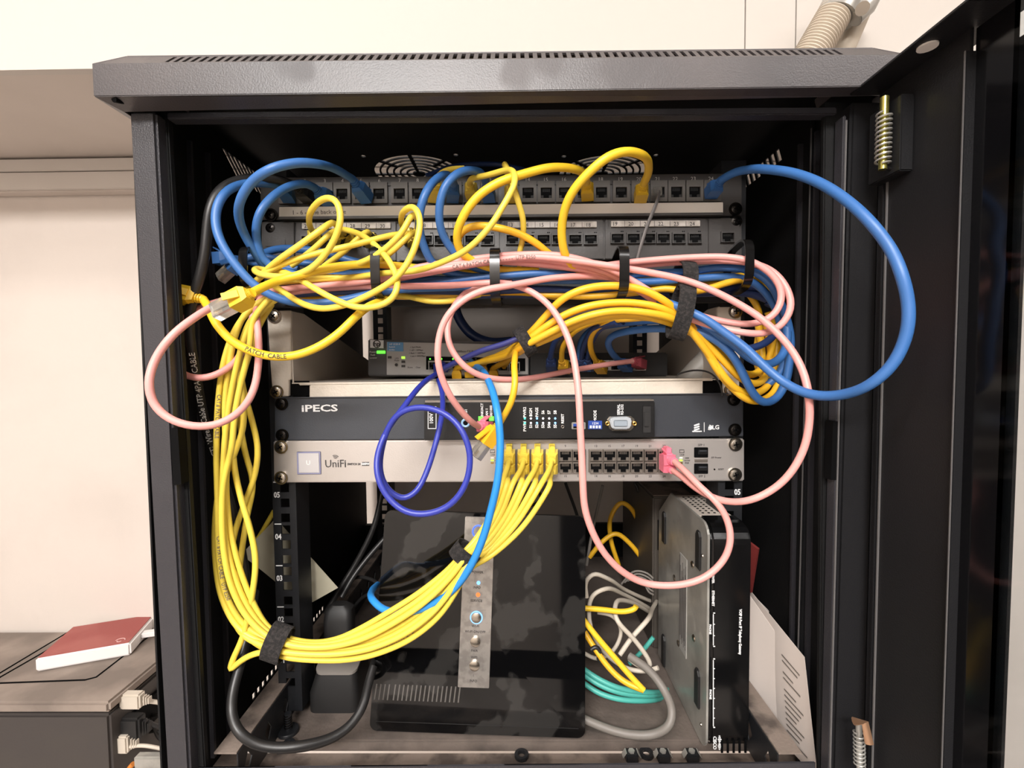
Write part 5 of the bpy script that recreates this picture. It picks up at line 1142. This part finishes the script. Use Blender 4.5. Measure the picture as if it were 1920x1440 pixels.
cable('off-white cord running steeply up from the floor beside the gateway', [(1162, 1228), (1185, 1195), (1212, 1165), (1224, 1140, .10), (1242, 1110, .16)], [.02, .04], .0026, M_whc)
cable('off-white cord nearest the router edge in the loose tangle', [(1096, 1225), (1120, 1236), (1150, 1220), (1165, 1180), (1150, 1155), (1120, 1148)], [.03, .04], .0022, M_whc)
cable('bright yellow cable end lying level beside the router edge', [(1090, 1140), (1130, 1143), (1170, 1147), (1190, 1142), (1193, 1136)], [.02, .02], .0029, M_yels)
cable('bright yellow cable slanting down to the floor beside the router', [(1094, 1162), (1120, 1195), (1150, 1230), (1180, 1265), (1207, 1294)], [.0, -.02], .003, M_yels)
cable('dull yellow cable under the bright slanting one', [(1207, 1294), (1170, 1278), (1140, 1250), (1115, 1215), (1096, 1185)], [-.02, .01], .003, M_yelo)
cable('dim yellow cable arching high at the back right of the cabinet', [(1105, 1045), (1130, 1015), (1155, 1000), (1180, 1018), (1205, 1050), (1222, 1080), (1245, 1120)], [.2, .2], .0035, M_yelo)
cable('dim yellow cable in the tall hoop at the back right of the cabinet', [(1160, 1060), (1145, 1010), (1145, 970), (1165, 942), (1185, 955), (1200, 985), (1222, 1015), (1250, 1050)], [.22, .22], .0035, M_yelo)
T_ = 'teal cables on the cabinet floor'
for k, (dy, lab) in enumerate(((0, 'teal cable uppermost on the cabinet floor by the gateway'), (10, 'teal cable in the middle of the three on the floor'), (26, 'teal cable lowest on the floor, nearest the front'))):
    cable(lab, [(1088, 1250+dy, .02), (1120, 1272+dy, .01), (1160, 1290+dy*.8, .005), (1210, 1298+dy*.6, .01), (1243, 1297+dy*.4, .04), (1262, 1290+dy*.2, .065), (1285, 1284, .09)], [.02, .0, .0], .0028, M_teal, T_)
cable('teal cable rising behind the off-white cords', [(1180, 1245), (1205, 1220), (1225, 1195)], [.06, .06], .0026, M_teal)
cable('thick grey cable bowed round on the floor in front of the gateway', [(1180, 1230), (1215, 1255), (1243, 1290), (1260, 1330), (1255, 1360), (1225, 1377), (1180, 1377), (1135, 1365), (1095, 1348)], [.02, -.01, -.025, -.02, -.01], .0042, M_gry)
for k, (pts, lab) in enumerate((([(720, 905), (700, 990), (665, 1060), (640, 1100), (610, 1150)], 'black cord slanting down behind the paper flap'), ([(730, 1000), (690, 1045), (660, 1085), (640, 1120)], 'black cord just right of the slanting one'), ([(645, 1098), (670, 1082), (700, 1088), (715, 1100)], 'thin black cord arched left of the router'), ([(650, 1160), (680, 1120), (710, 1112), (720, 1130)], 'black cord curving low behind the router edge'),
        ([(1000, 905), (1015, 935), (990, 950), (960, 940)], 'thin dark cord behind the yellow fan'), ([(1060, 905), (1080, 960), (1095, 1010)], 'dark cord at the back between router and pink cable'), ([(1130, 910), (1110, 1000), (1100, 1060)], 'grey cord hanging at the back right of the cabinet'), ([(1190, 905), (1215, 960), (1222, 1000)], 'dark cord hanging at the back beside the grey box'))):
    cable(lab, pts, [.12, .08] if k < 4 else [.2, .2], .0035 if k < 2 else .0022, M_blk if k != 6 else M_gry, name='hanging_cord')
for k in range(6):
    cable('thin grey wires bunched on the floor behind the off-white cords', [(1165+k*6, 1095-k*3), (1190+k*4, 1070+k*5), (1215, 1075+k*7), (1225, 1085+k*6)], [.12, .10], .0013, M_gry, 'thin grey wires behind the cords', 'bunched_wire')
cable('dark navy coil behind the cream shelf at the back', [(850, 565), (862, 600), (885, 628), (920, 642), (960, 640)], [.12, .12], .006, M_navy)
MB_ = MB(); MB_.cyl(W(1345, 650, .05), W(1275, 725, .05), .011, .011, 20)
tag(MB_.build('grey_tube', mat('grey_plastic_tube', (150, 145, 138), .5), None, True), 'grey round tube resting in the right corner of the cream shelf', 'tube')
cable('thin dark wire drooping at the right end of the cream shelf', [(1270, 702), (1300, 694), (1335, 700), (1352, 725), (1354, 742)], [.0, -.01], .0009, M_blk, name='thin_wire')
b_ = W(1100, 1150, .02)
cable('black twist tie round the off-white and yellow cords', [(1108, 1218), (1118, 1212), (1126, 1222), (1120, 1236), (1132, 1242)], [.0, .0], .0022, M_blk, name='twist_tie')
